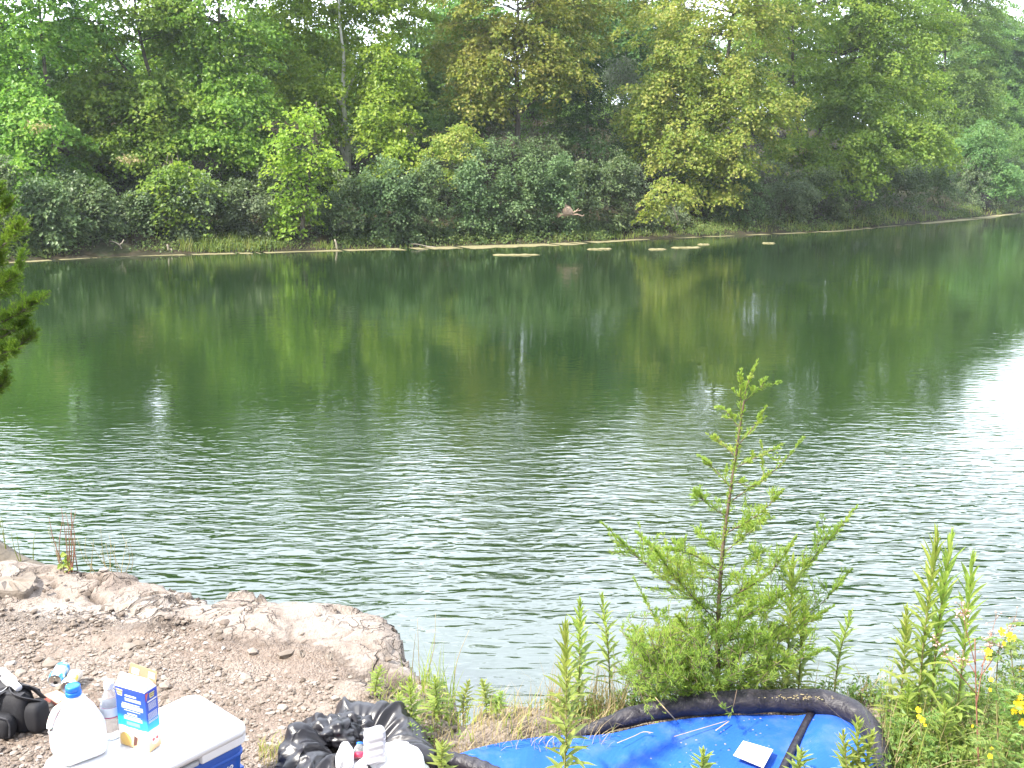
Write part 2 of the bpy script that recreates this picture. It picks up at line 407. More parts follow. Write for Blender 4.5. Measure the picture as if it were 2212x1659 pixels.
ys = np.concatenate([np.linspace(-6, 2.6, 30)[:-1], np.arange(2.6, 6.4, .021), np.linspace(6.4, 9, 8)])
X, Y = np.meshgrid(xs, ys, indexing='ij')
E = edge_dist(X, Y); Z = ground_z(X, Y); RK = rockmask(X, Y, E)
d1, d2, _ = worley(X * 1.9 + fbm(X * 3, Y * 3, 3, 40) * 1.3, Y * 2.6 + fbm(X * 3, Y * 3, 3, 44) * 1.3, 60)
crack = sstep(.085, .015, d2 - d1)
CR = crack * RK * sstep(.36, .5, fbm(X * 1.1, Y * 1.1, 2, 71)); Z = Z - CR * .045
_, _, cid = worley(X * 3.1 + fbm(X * 5, Y * 5, 2, 45), Y * 4.5 + fbm(X * 5, Y * 5, 2, 46), 80)
Z = Z + RK * (cid - .5) * .05
Z = Z + (fbm(X * 14, Y * 14, 3, 12) - .5) * .014 + (fbm(X * 40, Y * 40, 2, 14) - .5) * .006 * (E > 0)
mb = MB(); mb.add(np.stack([X, Y, Z], -1).reshape(-1, 3), grid_faces(*X.shape))
m, nt, out = newmat('limestone and trampled dirt')
at_ = N(nt, 'ShaderNodeAttribute', attribute_name='rock')
fa = noise(nt, 2.2, 6, .6); fb = noise(nt, 30, 6, .65); fc = noise(nt, 110, 3, .6)
dirt = ramp(nt, fa, [(.3, (.155, .115, .09)), (.5, (.23, .183, .15)), (.68, (.295, .25, .215))])
dirt = mixc(nt, .55, dirt, ramp(nt, fb, [(.32, (.45, .4, .36)), (.6, (1, 1, 1)), (.75, (1.25, 1.22, 1.2))]), 'MULTIPLY')
rock = ramp(nt, fa, [(.28, (.18, .142, .118)), (.5, (.275, .23, .198)), (.7, (.35, .308, .274))])
rock = mixc(nt, .5, rock, ramp(nt, fb, [(.3, (.55, .5, .47)), (.55, (1, 1, 1))]), 'MULTIPLY')
rk = N(nt, 'ShaderNodeMapRange'); rk.inputs[1].default_value = .35; rk.inputs[2].default_value = .65
nt.links.new(math_(nt, 'ADD', at_.outputs['Fac'], math_(nt, 'MULTIPLY', math_(nt, 'SUBTRACT', fb, .5), .9)), rk.inputs[0])
c = mixc(nt, rk.outputs[0], dirt, rock)
ck = N(nt, 'ShaderNodeAttribute', attribute_name='crack')
c = mixc(nt, ck.outputs['Fac'], c, (.07, .052, .04))
tcg = N(nt, 'ShaderNodeTexCoord'); wob = N(nt, 'ShaderNodeTexNoise'); wob.inputs['Scale'].default_value = 4; wob.inputs['Detail'].default_value = 5; nt.links.new(tcg.outputs['Object'], wob.inputs['Vector'])
wv_ = N(nt, 'ShaderNodeVectorMath', operation='MULTIPLY_ADD'); wv_.inputs[1].default_value = (.5, .5, .2); nt.links.new(wob.outputs['Color'], wv_.inputs[0]); nt.links.new(tcg.outputs['Object'], wv_.inputs[2])
def vor(scale, feat, vec):
    v_ = N(nt, 'ShaderNodeTexVoronoi', feature=feat); v_.inputs['Scale'].default_value = scale; nt.links.new(vec, v_.inputs['Vector']); return v_
def edges(scale, w_):
    mr = N(nt, 'ShaderNodeMapRange'); mr.inputs[1].default_value = 0; mr.inputs[2].default_value = w_; nt.links.new(vor(scale, 'DISTANCE_TO_EDGE', wv_.outputs[0]).outputs['Distance'], mr.inputs[0]); return mr.outputs[0]
big = edges(3.2, .035); small = edges(10, .05)
big = math_(nt, 'MAXIMUM', big, ramp(nt, noise(nt, 1.7, 2), [(.42, (0, 0, 0)), (.5, (1, 1, 1))])); small = math_(nt, 'MAXIMUM', small, ramp(nt, noise(nt, 3.1, 2), [(.45, (0, 0, 0)), (.55, (1, 1, 1))]))
lines = math_(nt, 'MULTIPLY', big, math_(nt, 'ADD', math_(nt, 'MULTIPLY', small, .5), .5))
inrock = math_(nt, 'MULTIPLY', math_(nt, 'SUBTRACT', 1., lines), rk.outputs[0])
c = mixc(nt, math_(nt, 'MULTIPLY', inrock, .75), c, (.06, .046, .036))
slab = vor(3.2, 'F1', wv_.outputs[0]); grit = vor(95, 'F1', tcg.outputs['Object'])
gs = N(nt, 'ShaderNodeSeparateColor'); nt.links.new(grit.outputs['Color'], gs.inputs[0]); ss_ = N(nt, 'ShaderNodeSeparateColor'); nt.links.new(slab.outputs['Color'], ss_.inputs[0])
notrock = math_(nt, 'MULTIPLY', math_(nt, 'SUBTRACT', 1., rk.outputs[0]), ramp(nt, noise(nt, 1.3, 4), [(.4, (.12, .12, .12)), (.6, (1, 1, 1))]))
c = mixc(nt, math_(nt, 'MULTIPLY', notrock, .45), c, ramp(nt, gs.outputs[0], [(0, (.13, .097, .077)), (.5, (.23, .187, .157)), (1, (.35, .31, .277))]))
hh = math_(nt, 'ADD', fb, math_(nt, 'MULTIPLY', fc, .5))
hh = math_(nt, 'SUBTRACT', hh, math_(nt, 'MULTIPLY', inrock, 1.6))
hh = math_(nt, 'ADD', hh, math_(nt, 'MULTIPLY', math_(nt, 'MULTIPLY', ss_.outputs[0], rk.outputs[0]), .9))
hh = math_(nt, 'SUBTRACT', hh, math_(nt, 'MULTIPLY', math_(nt, 'MULTIPLY', grit.outputs['Distance'], notrock), .9))
principled(nt, out, c, .93, .2, bump(nt, hh, .02)); M_GROUND = m
g = tag(mb.build('ground', M_GROUND), kind='structure')
a_ = g.data.attributes.new('crack', 'FLOAT', 'POINT'); a_.data.foreach_set('value', (CR * .95).astype(np.float32).ravel())
a_ = g.data.attributes.new('rock', 'FLOAT', 'POINT'); a_.data.foreach_set('value', RK.astype(np.float32).ravel())

# loose stones on the dirt
ico = bpy.data.meshes.new('ico'); import bmesh
bm = bmesh.new(); bmesh.ops.create_icosphere(bm, subdivisions=1, radius=1); bm.verts.ensure_lookup_table()
IV = np.array([v.co[:] for v in bm.verts]); IF = np.array([[v.index for v in f.verts] for f in bm.faces]); bm.free(); bpy.data.meshes.remove(ico)
rs = np.random.RandomState(4)
def stones(n, x0, x1, y0, y1, smin, smax, dens):
    x = rs.uniform(x0, x1, n); y = rs.uniform(y0, y1, n); e = edge_dist(x, y)
    k = (e > .06) & (rs.rand(n) < dens(x, y, e)); x = x[k]; y = y[k]; n = len(x)
    s = smin + (smax - smin) * rs.rand(n) ** 3.2
    z = ground_z(x, y)
    V = IV[None] * (1 + (rs.rand(n, len(IV), 1) - .5) * .55)
    V = V * np.stack([s * rs.uniform(.8, 1.5, n), s * rs.uniform(.7, 1.2, n), s * rs.uniform(.35, .8, n)], -1)[:, None]
    a = rs.uniform(0, 6.28, n); ca = np.cos(a)[:, None]; sa = np.sin(a)[:, None]
    V = np.stack([V[..., 0] * ca - V[..., 1] * sa, V[..., 0] * sa + V[..., 1] * ca, V[..., 2]], -1)
    V = V + np.stack([x, y, z + s * .12], -1)[:, None]
    f = (IF[None] + np.arange(n)[:, None, None] * len(IV)).reshape(-1, 3)
    return V.reshape(-1, 3), f
mb = MB()
den = lambda x, y, e: np.clip(1.15 - rockmask(x, y, e) * 1.1, 0, 1) * sstep(.42, .6, fbm(x * 1.2, y * 1.2, 3, 77) + .1 * (y < 3.8)) * sstep(.7, -.2, x)
v, f = stones(42000, -3.2, .8, 3.0, 5.6, .003, .014, den); mb.add(v, f, 0, False)
v, f = stones(900, -3.2, .4, 3.0, 5.6, .014, .034, lambda x, y, e: np.full(x.shape, .5)); mb.add(v, f, 0, False)
m, nt, out = newmat('gravel stone'); gm = N(nt, 'ShaderNodeNewGeometry')
c = ramp(nt, gm.outputs['Random Per Island'], [(.0, (.11, .085, .067)), (.4, (.175, .145, .12)), (.8, (.235, .2, .17)), (1, (.3, .27, .245))])
principled(nt, out, c, .9, .2, bump(nt, noise(nt, 90, 3), .003)); M_GRAVEL = m
tag(mb.build('gravel', M_GRAVEL), 'small pale gravel stones scattered over the trampled dirt', 'gravel', kind='stuff')

# ------------------------------------------------------------------ foliage helpers
def leaves(mb, C, Nn, D, size, aspect=.8, mat=0, fold=.16):
    """one folded leaf of two triangles per row"""
    n = len(C); size = np.broadcast_to(np.asarray(size, float), (n,))[:, None]
    D = nrm(D - (D * Nn).sum(1, keepdims=True) * Nn); Wd = np.cross(Nn, D)
    b = C - D * size * .5; t = C + D * size * .5; m_ = C - D * size * .06 + Nn * size * fold
    l = m_ + Wd * size * aspect * .5; r = m_ - Wd * size * aspect * .5
    V = np.stack([b, l, t, r], 1).reshape(-1, 3)
    i = np.arange(n)[:, None] * 4
    mb.add(V, np.concatenate([i + np.array([[0, 1, 2]]), i + np.array([[0, 2, 3]])]), mat, False)
def lobed(mb, C, Nn, D, size, mat=0, rs=None):
    """broad lobed leaf: five triangles round the stalk"""
    n = len(C); size = np.broadcast_to(np.asarray(size, float), (n,))[:, None]
    D = nrm(D - (D * Nn).sum(1, keepdims=True) * Nn); Wd = np.cross(Nn, D)
    prof = [(-.45, 0, 0), (-.28, .42, .02), (.02, .28, .1), (.16, .52, .0), (.2, .2, .1), (.55, 0, -.06), (.2, -.2, .1), (.16, -.52, .0), (.02, -.28, .1), (-.28, -.42, .02)]
    V = np.stack([C + D * size * a + Wd * size * b + Nn * size * c for a, b, c in prof], 1).reshape(-1, 3)
    i = np.arange(n)[:, None] * 10
    T = [(0, 1, 2), (2, 3, 4), (4, 5, 6), (6, 7, 8), (8, 9, 0), (0, 2, 4), (0, 4, 6), (0, 6, 8)]
    mb.add(V, np.concatenate([i + np.array([t]) for t in T]), mat, False)
def cluster_leaves(mb, rs, c, rc, leaf, out, cover=3., flat=.42, mat=0, droop=.35, lob=False, aspect=.85):
    n = max(12, int(cover * rc * rc * 2.2 / (leaf * leaf)))
    a = rs.uniform(0, 6.283, n); r = np.sqrt(rs.rand(n)) * rc * (1 + .35 * np.sin(a * 3 + rs.rand() * 6) * rs.rand())
    p = np.stack([r * np.cos(a), r * np.sin(a), rs.normal(0, .5, n) * rc * flat - droop * r * r / rc], 1)
    # longer along the bough than across it, then leaning outward and down
    o = np.array((out[0], out[1], 0.)); o /= np.linalg.norm(o) + 1e-6
    el_ = rs.uniform(1.05, 1.7); px_ = np.array((-o[1], o[0], 0.)); ao = p @ o; ap = p @ px_
    p = p + np.outer(ao * (el_ - 1), o) + np.outer(ap * (1 / el_ ** .7 - 1), px_)
    tl = rs.uniform(.1, .75)
    ax = np.array((-o[1], o[0], 0.)); ct, st = math.cos(tl), math.sin(tl)
    al = p @ o; p = p + np.outer(al * (ct - 1) + p[:, 2] * st, o); p[:, 2] = p[:, 2] * ct - al * st
    Nn = nrm(np.array((0, 0, .75)) + o * .55 + rs.normal(0, .5, (n, 3)))
    D = nrm(p * np.array((1, 1, .3)) / rc + o * .4 + np.array((0, 0, -.45)) + rs.normal(0, .45, (n, 3)))
    sz = leaf * rs.uniform(.6, 1.25, n)
    (lobed(mb, c + p, Nn, D, sz, mat) if lob else leaves(mb, c + p, Nn, D, sz, aspect, mat))
def crown_points(rs, c, rad, n, shell=.35):
    out = []
    while len(out) < n:
        p = rs.normal(0, 1, 3); p /= np.linalg.norm(p)
        if p[1] > .35 and rs.rand() < .55: continue         # fewer sprays on the far, hidden side
        if p[2] < -.75: continue
        q = p * (shell + (1 - shell) * rs.rand() ** .6) * rs.uniform(.85, 1.22)
        cand = c + q * rad
        if out and rs.rand() < .8 and min(np.linalg.norm((cand - o) / rad) for o in out) < .9 / n ** .45: continue
        out.append(cand)
    return out
def clear_of(p, path, half):
    """keep a spray off the pale trunk in front of which it would hang"""
    for a, b in zip(path[:-1], path[1:]):
        t = np.clip((p[2] - a[2]) / (b[2] - a[2] + 1e-6), 0, 1)
        if min(a[2], b[2]) - .3 < p[2] < max(a[2], b[2]) + .3:
            q = a + (b - a) * t
            if abs(p[0] - q[0]) < half and p[1] < q[1] + .4: return False
    return True
seedc = [100]
def tree(name, label, cat, u, d, stems, crowns, lmat, bark, leaf=.225, rc=(.6, 1.2), tr=.2, cover=3.0, lob=False, group=None, clear=0, flat=.3, limbs=True, depth=.75, aspect=.85, droop=.35, mult=2.1, layer=1.):
    """u, d: where the foot stands; stems and crowns are measured in the photograph and set at the foot's distance"""
    seedc[0] += 1; rs = np.random.RandomState(seedc[0])
    b = base_on_bank(u, d); Y = b[1]; sc = Y / F * K
    e = empty(name, b, label, cat, group)
    mt = MB(); ml = MB(); paths = []
    for k, st in enumerate(stems):
        P = [pt(x, y, Y + .3 * k) for x, y in st]
        if k == 0:
            P[0] = b.copy() if len(P) > 1 else P[0]
        P = spline(P, 14)
        P = P + (fbm(np.arange(14) * .6, np.full(14, seedc[0] * 1.7 + k), 2, 5)[:, None] - .5) * .25 * np.array((1, 1, 0)) * np.linspace(0, 1, 14)[:, None]
        r0 = tr * (1 if k == 0 else .6)
        tube(mt, P, np.linspace(r0 * 1.1, r0 * .22, 14), 9); paths.append(P)
    for cr in crowns:
        cu, cv, ru, rv, n = cr[:5]; dy = (cr[5] if len(cr) > 5 else 0) + layer * float(np.interp(cv, [-50, 150, 420], [1.5, 0, -4.5]))
        c = pt(cu, cv, Y + dy); rad = np.array((ru * sc, ru * sc * depth, rv * sc))
        for p in crown_points(rs, c, rad, int(n * mult * max(1, (Y / 62) ** 1.5))):
            if clear and not clear_of(p, paths[0], clear): continue
            r = rs.uniform(*rc)
            o = (p - c) / rad + np.array((0, -.25, 0))
            cluster_leaves(ml, rs, p, r, leaf, o, cover, flat, lob=lob, aspect=aspect, droop=droop)
            if limbs and rs.rand() < .4:
                P0 = min((q for P in paths for q in P if q[2] < p[2] + .5), key=lambda q: np.linalg.norm((q - p) * np.array((1, 1, 1.6))), default=paths[0][2])
                mid = (P0 + p) / 2 + np.array((0, 0, .12 * np.linalg.norm(p - P0)))
                tube(mt, spline([P0, mid, p], 6), np.linspace(tr * .15, .01, 6), 5)
    mt.build('trunk', bark, e, b); ml.build('crown', lmat, e, b)
    return e

SYC = 'sycamore'; G_T = 'trees along the far bank'; G_B = 'bushes along the far shore'
# front row of trees, left to right
tree(SYC, 'leaning grey-trunked tree at the far left, above the leafy shore bushes', 'tree', 150, 8, [[(165, 420), (150, 350), (120, 250), (95, 120), (75, -60)], [(120, 250), (60, 150), (10, 60)]],
     [(70, 40, 150, 130, 42), (0, 190, 90, 110, 22), (80, 290, 110, 80, 26), (30, 400, 90, 60, 18), (-120, 200, 120, 180, 24), (90, -70, 130, 90, 22), (150, 400, 60, 50, 8, 3)], L_SYC, B_GREY, group=G_T)
tree(SYC, 'tall green tree with layered drooping boughs, second trunk from the left', 'tree', 385, 9, [[(398, 430), (378, 330), (345, 220), (305, 100), (280, -80)], [(345, 220), (270, 150), (230, 90)]],
     [(300, 30, 150, 110, 40), (230, 225, 100, 70, 24), (330, 245, 110, 70, 22), (225, 320, 75, 45, 14), (330, 320, 70, 40, 12), (390, 420, 50, 70, 12, -2), (300, -100, 140, 100, 26), (300, 390, 80, 50, 10, 3), (370, 60, 90, 130, 20, 4)], L_SYC, B_GREY, group=G_T)
tree(SYC, 'tall green tree just left of the pale-trunked sycamore, boughs hanging in steps', 'tree', 500, 9, [[(515, 430), (500, 330), (485, 200), (475, 60), (470, -80)]],
     [(470, 60, 125, 130, 38), (500, 240, 100, 70, 22), (440, 310, 70, 40, 14), (520, 310, 50, 40, 9), (430, 180, 80, 60, 14), (480, -120, 130, 120, 26), (560, 360, 70, 60, 12, 3)], L_SYC, B_GREY, group=G_T)
tree(SYC, 'sycamore with a bright white forked trunk showing through the leaves', 'tree', 757, 10, [[(760, 352), (752, 310), (745, 250), (741, 180), (740, 120), (735, 60), (728, -80)], [(748, 350), (728, 295), (705, 240), (688, 205)], [(768, 330), (785, 280), (798, 235), (802, 190)],
     [(744, 215), (760, 180), (772, 160)], [(746, 235), (720, 205), (700, 195)]],
     [(640, 60, 110, 110, 30), (760, -10, 150, 90, 30, 1.5), (645, 200, 80, 70, 18), (825, 160, 65, 75, 20), (815, 255, 65, 55, 14), (735, 150, 90, 90, 16, 3),  (735, 290, 60, 40, 7, 2.5), (680, -130, 130, 120, 26), (690, 400, 60, 40, 6, 1), (850, 340, 60, 40, 8), (840, 20, 100, 110, 24, 4), (700, -250, 130, 90, 20)], L_BRIGHT, B_WHITE, tr=.185, group=G_T, clear=.35, limbs=False)
tree('young_sycamore', 'bright yellow-green young sycamore drooping down to the water', 'tree', 648, 1.5, [[(652, 548), (655, 470), (668, 380), (680, 280), (684, 220)]],
     [(630, 475, 52, 48, 16), (640, 400, 58, 60, 18), (630, 330, 62, 50, 16), (650, 260, 62, 50, 14), (700, 350, 50, 40, 9)], L_BRIGHT, B_GREY, leaf=.21, rc=(.4, .7), tr=.12, group=G_T, mult=1.25, cover=2.4, layer=0, flat=.4)
tree(SYC, 'tall tree with a straight grey trunk near the middle, yellowing low boughs', 'tree', 1118, 9, [[(1123, 350), (1118, 270), (1118, 180), (1120, 80), (1117, -80)], [(1118, 250), (1150, 220), (1185, 180)]],
     [(1110, 30, 150, 120, 42), (1040, 190, 80, 75, 22), (1190, 165, 85, 70, 20), (1000, 110, 70, 70, 12), (1140, 130, 110, 80, 16, 2), (1110, -130, 150, 120, 30), (930, -60, 100, 140, 24, 6), (1300, -90, 110, 110, 22, 8), (1230, 20, 100, 110, 24, 4), (1110, -260, 130, 90, 22)], L_YEL, B_GREY, group=G_T, clear=.3)
tree('sapling_tree', 'small yellow-green tree poking out above the dark bushes left of centre', 'tree', 985, 7, [[(975, 420), (980, 370), (990, 320), (1000, 290)]],
     [(985, 310, 55, 32, 9), (950, 355, 50, 40, 9)], L_YEL, B_GREY, leaf=.18, rc=(.45, .75), tr=.08, group=G_T)
tree(SYC, 'big yellowing sycamore right of centre reaching down over the shore', 'tree', 1520, 5, [[(1518, 480), (1520, 390), (1527, 300), (1560, 180), (1582, 60), (1590, -80)], [(1525, 420), (1580, 350), (1640, 270)], [(1522, 330), (1480, 250), (1450, 180)]],
     [(1560, 40, 160, 120, 46), (1470, 190, 110, 90, 34), (1600, 240, 120, 90, 32), (1400, 270, 60, 55, 14), (1480, 320, 90, 55, 16), (1580, 340, 60, 40, 9), (1570, -130, 150, 120, 30), (1540, 400, 70, 50, 10, 2), (1420, 30, 90, 110, 18, 4), (1580, -260, 130, 80, 18)], L_YEL, B_GREY, tr=.24, group=G_T)
tree('young_sycamore', 'low yellow bough of a young sycamore over the pale shrub right of the bark slab', 'tree', 1450, 2, [[(1470, 520), (1465, 480), (1450, 440), (1440, 400)]],
     [(1445, 425, 55, 38, 12), (1420, 465, 25, 22, 4)], L_YEL, B_GREY, leaf=.2, rc=(.4, .65), tr=.06, group=G_T)
tree(SYC, 'broad green multi-stemmed tree filling the right side of the bank', 'tree', 1740, 7, [[(1742, 440), (1736, 340), (1722, 240), (1712, 100), (1720, -80)], [(1738, 345), (1775, 270), (1800, 200), (1815, 120)], [(1736, 345), (1690, 280), (1660, 220)], [(1742, 400), (1830, 350), (1900, 330)]],
     [(1780, 30, 170, 120, 44), (1930, 90, 120, 120, 32), (1900, 220, 140, 90, 34), (1760, 210, 110, 80, 22), (1860, 320, 110, 60, 22), (1985, 310, 75, 55, 14), (1720, 325, 60, 35, 9), (1760, -130, 150, 120, 28), (1880, -90, 110, 100, 18), (1800, 380, 110, 40, 12), (1900, 20, 120, 110, 24, 4), (1700, 60, 90, 120, 20, 4)], L_SYC, B_GREY, tr=.24, group=G_T)
tree(SYC, 'green tree on the right bank whose lowest bough reaches toward the distant corner', 'tree', 2060, 8, [[(2060, 440), (2050, 330), (2040, 180), (2050, -60)]],
     [(2040, 60, 110, 130, 34), (2080, 230, 80, 90, 22), (2070, 340, 80, 45, 14), (2050, -80, 90, 80, 14), (2000, 340, 60, 50, 8), (2090, 30, 80, 90, 20, 4), (1990, 180, 70, 80, 14, 3)], L_DEEP, B_GREY, tr=.22, group=G_T)
tree('broadleaf_tree', 'hazy green tree at the far right corner below the gap of sky', 'tree', 2200, 14, [[(2200, 430), (2195, 300), (2190, 180), (2185, 60)]],
     [(2150, 110, 85, 90, 34), (2230, 220, 80, 110, 34), (2170, 280, 80, 80, 24)], L_DEEP, B_GREY, leaf=.24, tr=.2, group=G_T)
tree('broadleaf_tree', 'pale feathery tree hanging over the shore at the right edge', 'tree', 2150, 3, [[(2160, 470), (2150, 400), (2135, 330), (2120, 280)]],
     [(2120, 330, 50, 60, 16), (2160, 390, 45, 45, 12)], L_PALE, B_GREY, leaf=.2, rc=(.6, 1.0), tr=.12, group=G_T)

# one dark cedar and the silvery shrub between the trees
tree('cedar_tree', 'dark conical cedar standing in the shade of the broadleaf trees', 'tree', 1270, 9, [[(1272, 400), (1270, 300), (1268, 220), (1265, 140)]],
     [(1265, 185, 40, 60, 16), (1268, 260, 62, 60, 26), (1272, 335, 80, 50, 26)], L_CEDAR, B_GREY, leaf=.2, rc=(.4, .8), tr=.16, cover=3.4, flat=.3, group=G_T, aspect=.3, limbs=False, droop=.5)
tree('silver_shrub', 'silvery grey-green shrub high up between two yellowing trees', 'shrub', 1345, 15, [[(1345, 330), (1343, 260), (1342, 190)]],
     [(1342, 180, 48, 50, 26, -3)], L_SILVER, B_GREY, leaf=.2, rc=(.4, .7), tr=.08, cover=1.8, group=G_T, aspect=.45, layer=0)

# trees behind
def back(u, v, ru, rv, d, label, mat=L_DEEP, n=46, name='broadleaf_tree'):
    tree(name, label, 'tree', u, d, [[(u, v + rv * 1.5), (u + 4, v + rv * .5), (u - 3, v), (u, v - rv * .7)]],
         [(u, v, ru, rv, n), (u + ru * .1, v + rv * 1.05, ru * 1.05, rv * .75, int(n * .7))], mat, B_GREY, leaf=.26, rc=(.8, 1.4), tr=.2, cover=2.6, limbs=False, group=G_T, mult=2.4, layer=0)
for a in [(-60, 120, 120, 110, 20, 'green tree crown rising behind the leaning tree at the far left edge'),
          (170, 150, 110, 100, 21, 'green tree crown showing between the two leftmost trunks'),
          (390, 150, 110, 110, 22, 'dark green crown behind the layered boughs left of the pale sycamore'),
          (575, 150, 90, 120, 22, 'green crown in the gap left of the pale forked trunk'),
          (700, 170, 90, 100, 22, 'green crown right behind the pale forked trunk'),
          (900, 165, 110, 100, 21, 'deep green crown right of the pale sycamore under a gap of sky'),
          (1010, 80, 90, 90, 26, 'pale green crown behind the straight grey trunk, left of it'),
          (1210, 90, 80, 110, 24, 'green crown behind the straight grey trunk, right of it'),
          (1450, 110, 90, 100, 24, 'green crown behind the big yellowing sycamore, left of its top'),
          (1660, 110, 110, 110, 24, 'green crown between the yellowing sycamore and the multi-stemmed tree'),
          (1850, 120, 110, 110, 24, 'green crown behind the multi-stemmed tree on the right'),
          (2020, 150, 110, 120, 26, 'dull green crown behind the tree near the right edge'),
          (2300, 190, 130, 130, 22, 'dull green crown at the very right edge of the bank')]: back(*a)
back(2120, 130, 90, 100, 20, 'green crown behind the lowest right boughs, left of the sky corner')
back(2205, 175, 80, 120, 18, 'dull green crown under the corner of open sky at the right')
back(1310, 60, 85, 75, 26, 'pale blue-green tree crown high in the centre above the silvery shrub', L_PALE)
back(1370, 110, 60, 60, 30, 'deep green crown tucked behind the silvery shrub', L_DEEP, 20)

# bushes along the shore: (centre u, centre v, half width, half height, inland, material, label)
rs = np.random.RandomState(55)
def bush(u, v, ru, rv, d, mat, label, leaf=.15, n=None, name='bush', rc=(.3, .65), cover=2.8):
    if d < 5: v -= rv * .2; rv *= 1.45
    else: v -= 12; rv *= 1.3; ru *= 1.1
    n = n or max(9, int(ru * rv / 130))
    s = pt(u, v, base_on_bank(u, d)[1])
    tree(name, label, 'bush', u, d, [[(u, v + rv), (u - 4, v + rv * .4), (u + 3, v - rv * .2)], [(u - 6, v + rv * .8), (u - ru * .4, v), (u - ru * .55, v - rv * .4)], [(u + 6, v + rv * .8), (u + ru * .4, v), (u + ru * .5, v - rv * .4)]],
         [(u, v + rv * .15, ru, rv * .85, int(n * .7))] + [(u + rs.uniform(-.8, .8) * ru, v - rs.uniform(.1, .75) * rv, ru * rs.uniform(.3, .55), rv * rs.uniform(.3, .5), max(3, int(n * .16)), rs.uniform(-.8, .5)) for _ in range(4)], mat, B_GREY, leaf=leaf, rc=rc, tr=.05, cover=cover, group=G_B, flat=.5, limbs=True, depth=.7, droop=.25, mult=1.9, layer=0)
for a in [(-40, 480, 70, 70, 2.2, L_BUSH, 'dark leafy bush at the left edge behind the cedar boughs'),
          (95, 490, 70, 58, 1.6, L_BUSH, 'large-leaved green bush at the left end of the far shore', .2),
          (185, 480, 65, 62, 2.4, L_BUSH, 'dark green bush right of the large-leaved one on the left shore', .17),
          (262, 495, 45, 50, 3.2, L_BUSH, 'shaded bush in the dark hollow on the left shore'),
          (335, 485, 52, 60, 2.6, L_BUSH, 'grey-green honeysuckle bush behind the pair of stakes'),
          (410, 480, 45, 62, 2.2, L_OLIVE, 'pale grey-green bush just right of the pair of stakes'),
          (480, 480, 45, 60, 3.2, L_BUSH, 'dark bush between two pale olive bushes on the left shore'),
          (548, 490, 42, 48, 2.4, L_OLIVE, 'rounded pale olive bush beside the drooping bright sycamore'),
          (590, 440, 50, 50, 4.5, L_BUSH, 'dark bush behind the rounded pale olive bush'),
          (735, 485, 55, 55, 2.2, L_BUSH, 'grey-green bush right of the drooping bright sycamore'),
          (830, 470, 70, 70, 2.0, L_BUSH, 'wide dense bush at mid shore left of the dark gap'),
          (905, 470, 60, 68, 2.0, L_BUSH, 'dense bush whose right side borders the dark gap'),
          (1020, 460, 55, 66, 1.8, L_BUSH, 'grey-green bush just right of the dark gap in the shore bushes'),
          (1100, 455, 65, 72, 2.2, L_BUSH, 'rounded grey-green bush above the longest algae raft'),
          (1190, 450, 60, 74, 2.2, L_BUSH, 'green bush left of the torn slab of bark'),
          (1285, 440, 65, 74, 2.6, L_BUSH, 'green bush right of the torn slab of bark', .14),
          (1370, 440, 50, 64, 2.0, L_OLIVE, 'pale bush with bluish leaves left of the low yellow bough'),
          (1520, 455, 55, 45, 3.5, L_BUSH, 'shaded bush under the big yellowing sycamore'),
          (1600, 450, 60, 50, 2.8, L_BUSH, 'dull green bush right of the big yellowing sycamore trunk'),
          (1690, 440, 60, 50, 2.4, L_OLIVE, 'grey-green bush below the multi-stemmed tree'),
          (1770, 445, 60, 48, 2.6, L_BUSH, 'dark bush in the hollow below the multi-stemmed tree'),
          (1850, 430, 60, 50, 3.0, L_BUSH, 'shaded bush under the lowest right boughs'),
          (1940, 420, 60, 50, 3.0, L_BUSH, 'dark green bush near the right end of the shore'),
          (2030, 410, 60, 45, 3.0, L_BUSH, 'grey-green bush above the last strip of green algae'),
          (2110, 400, 55, 45, 3.5, L_OLIVE, 'slanting grey-green bush near the right edge'),
          (2190, 405, 45, 45, 3.5, L_BUSH, 'dark bush at the right edge where the shore turns away'),
          (2290, 390, 70, 55, 4, L_BUSH, 'dark bush beyond the right edge of the shore')]: bush(*a)
# second tier on the slope
for a in [(60, 410, 90, 50, 6, L_BUSH, 'dim undergrowth bush on the slope behind the left shore bushes'),
          (300, 420, 80, 50, 7, L_BUSH, 'dim undergrowth bush below the second trunk from the left'),
          (560, 380, 70, 50, 8, L_BUSH, 'dim undergrowth bush on the slope left of the pale trunk'),
          (700, 400, 70, 55, 7, L_BUSH, 'undergrowth bush below the foot of the pale forked trunk'),
          (840, 360, 80, 55, 8, L_BUSH, 'undergrowth bush on the slope right of the pale forked trunk'),
          (940, 400, 60, 45, 6, L_OLIVE, 'olive undergrowth bush under the small yellow-green tree'),
          (1060, 350, 80, 55, 7, L_BUSH, 'grey-green thicket bush at the foot of the straight grey trunk'),
          (1170, 360, 60, 50, 7, L_BUSH, 'thicket bush left of the dark cedar'),
          (1380, 350, 60, 50, 8, L_BUSH, 'thicket bush right of the dark cedar'),
          (1650, 370, 80, 50, 8, L_BUSH, 'undergrowth bush between the yellowing sycamore and the multi-stemmed tree'),
          (1830, 370, 90, 50, 8, L_BUSH, 'undergrowth bush in the shade of the multi-stemmed tree'),
          (2010, 350, 90, 60, 9, L_BUSH, 'undergrowth bush behind the right end of the shore')]: bush(*a, n=22)

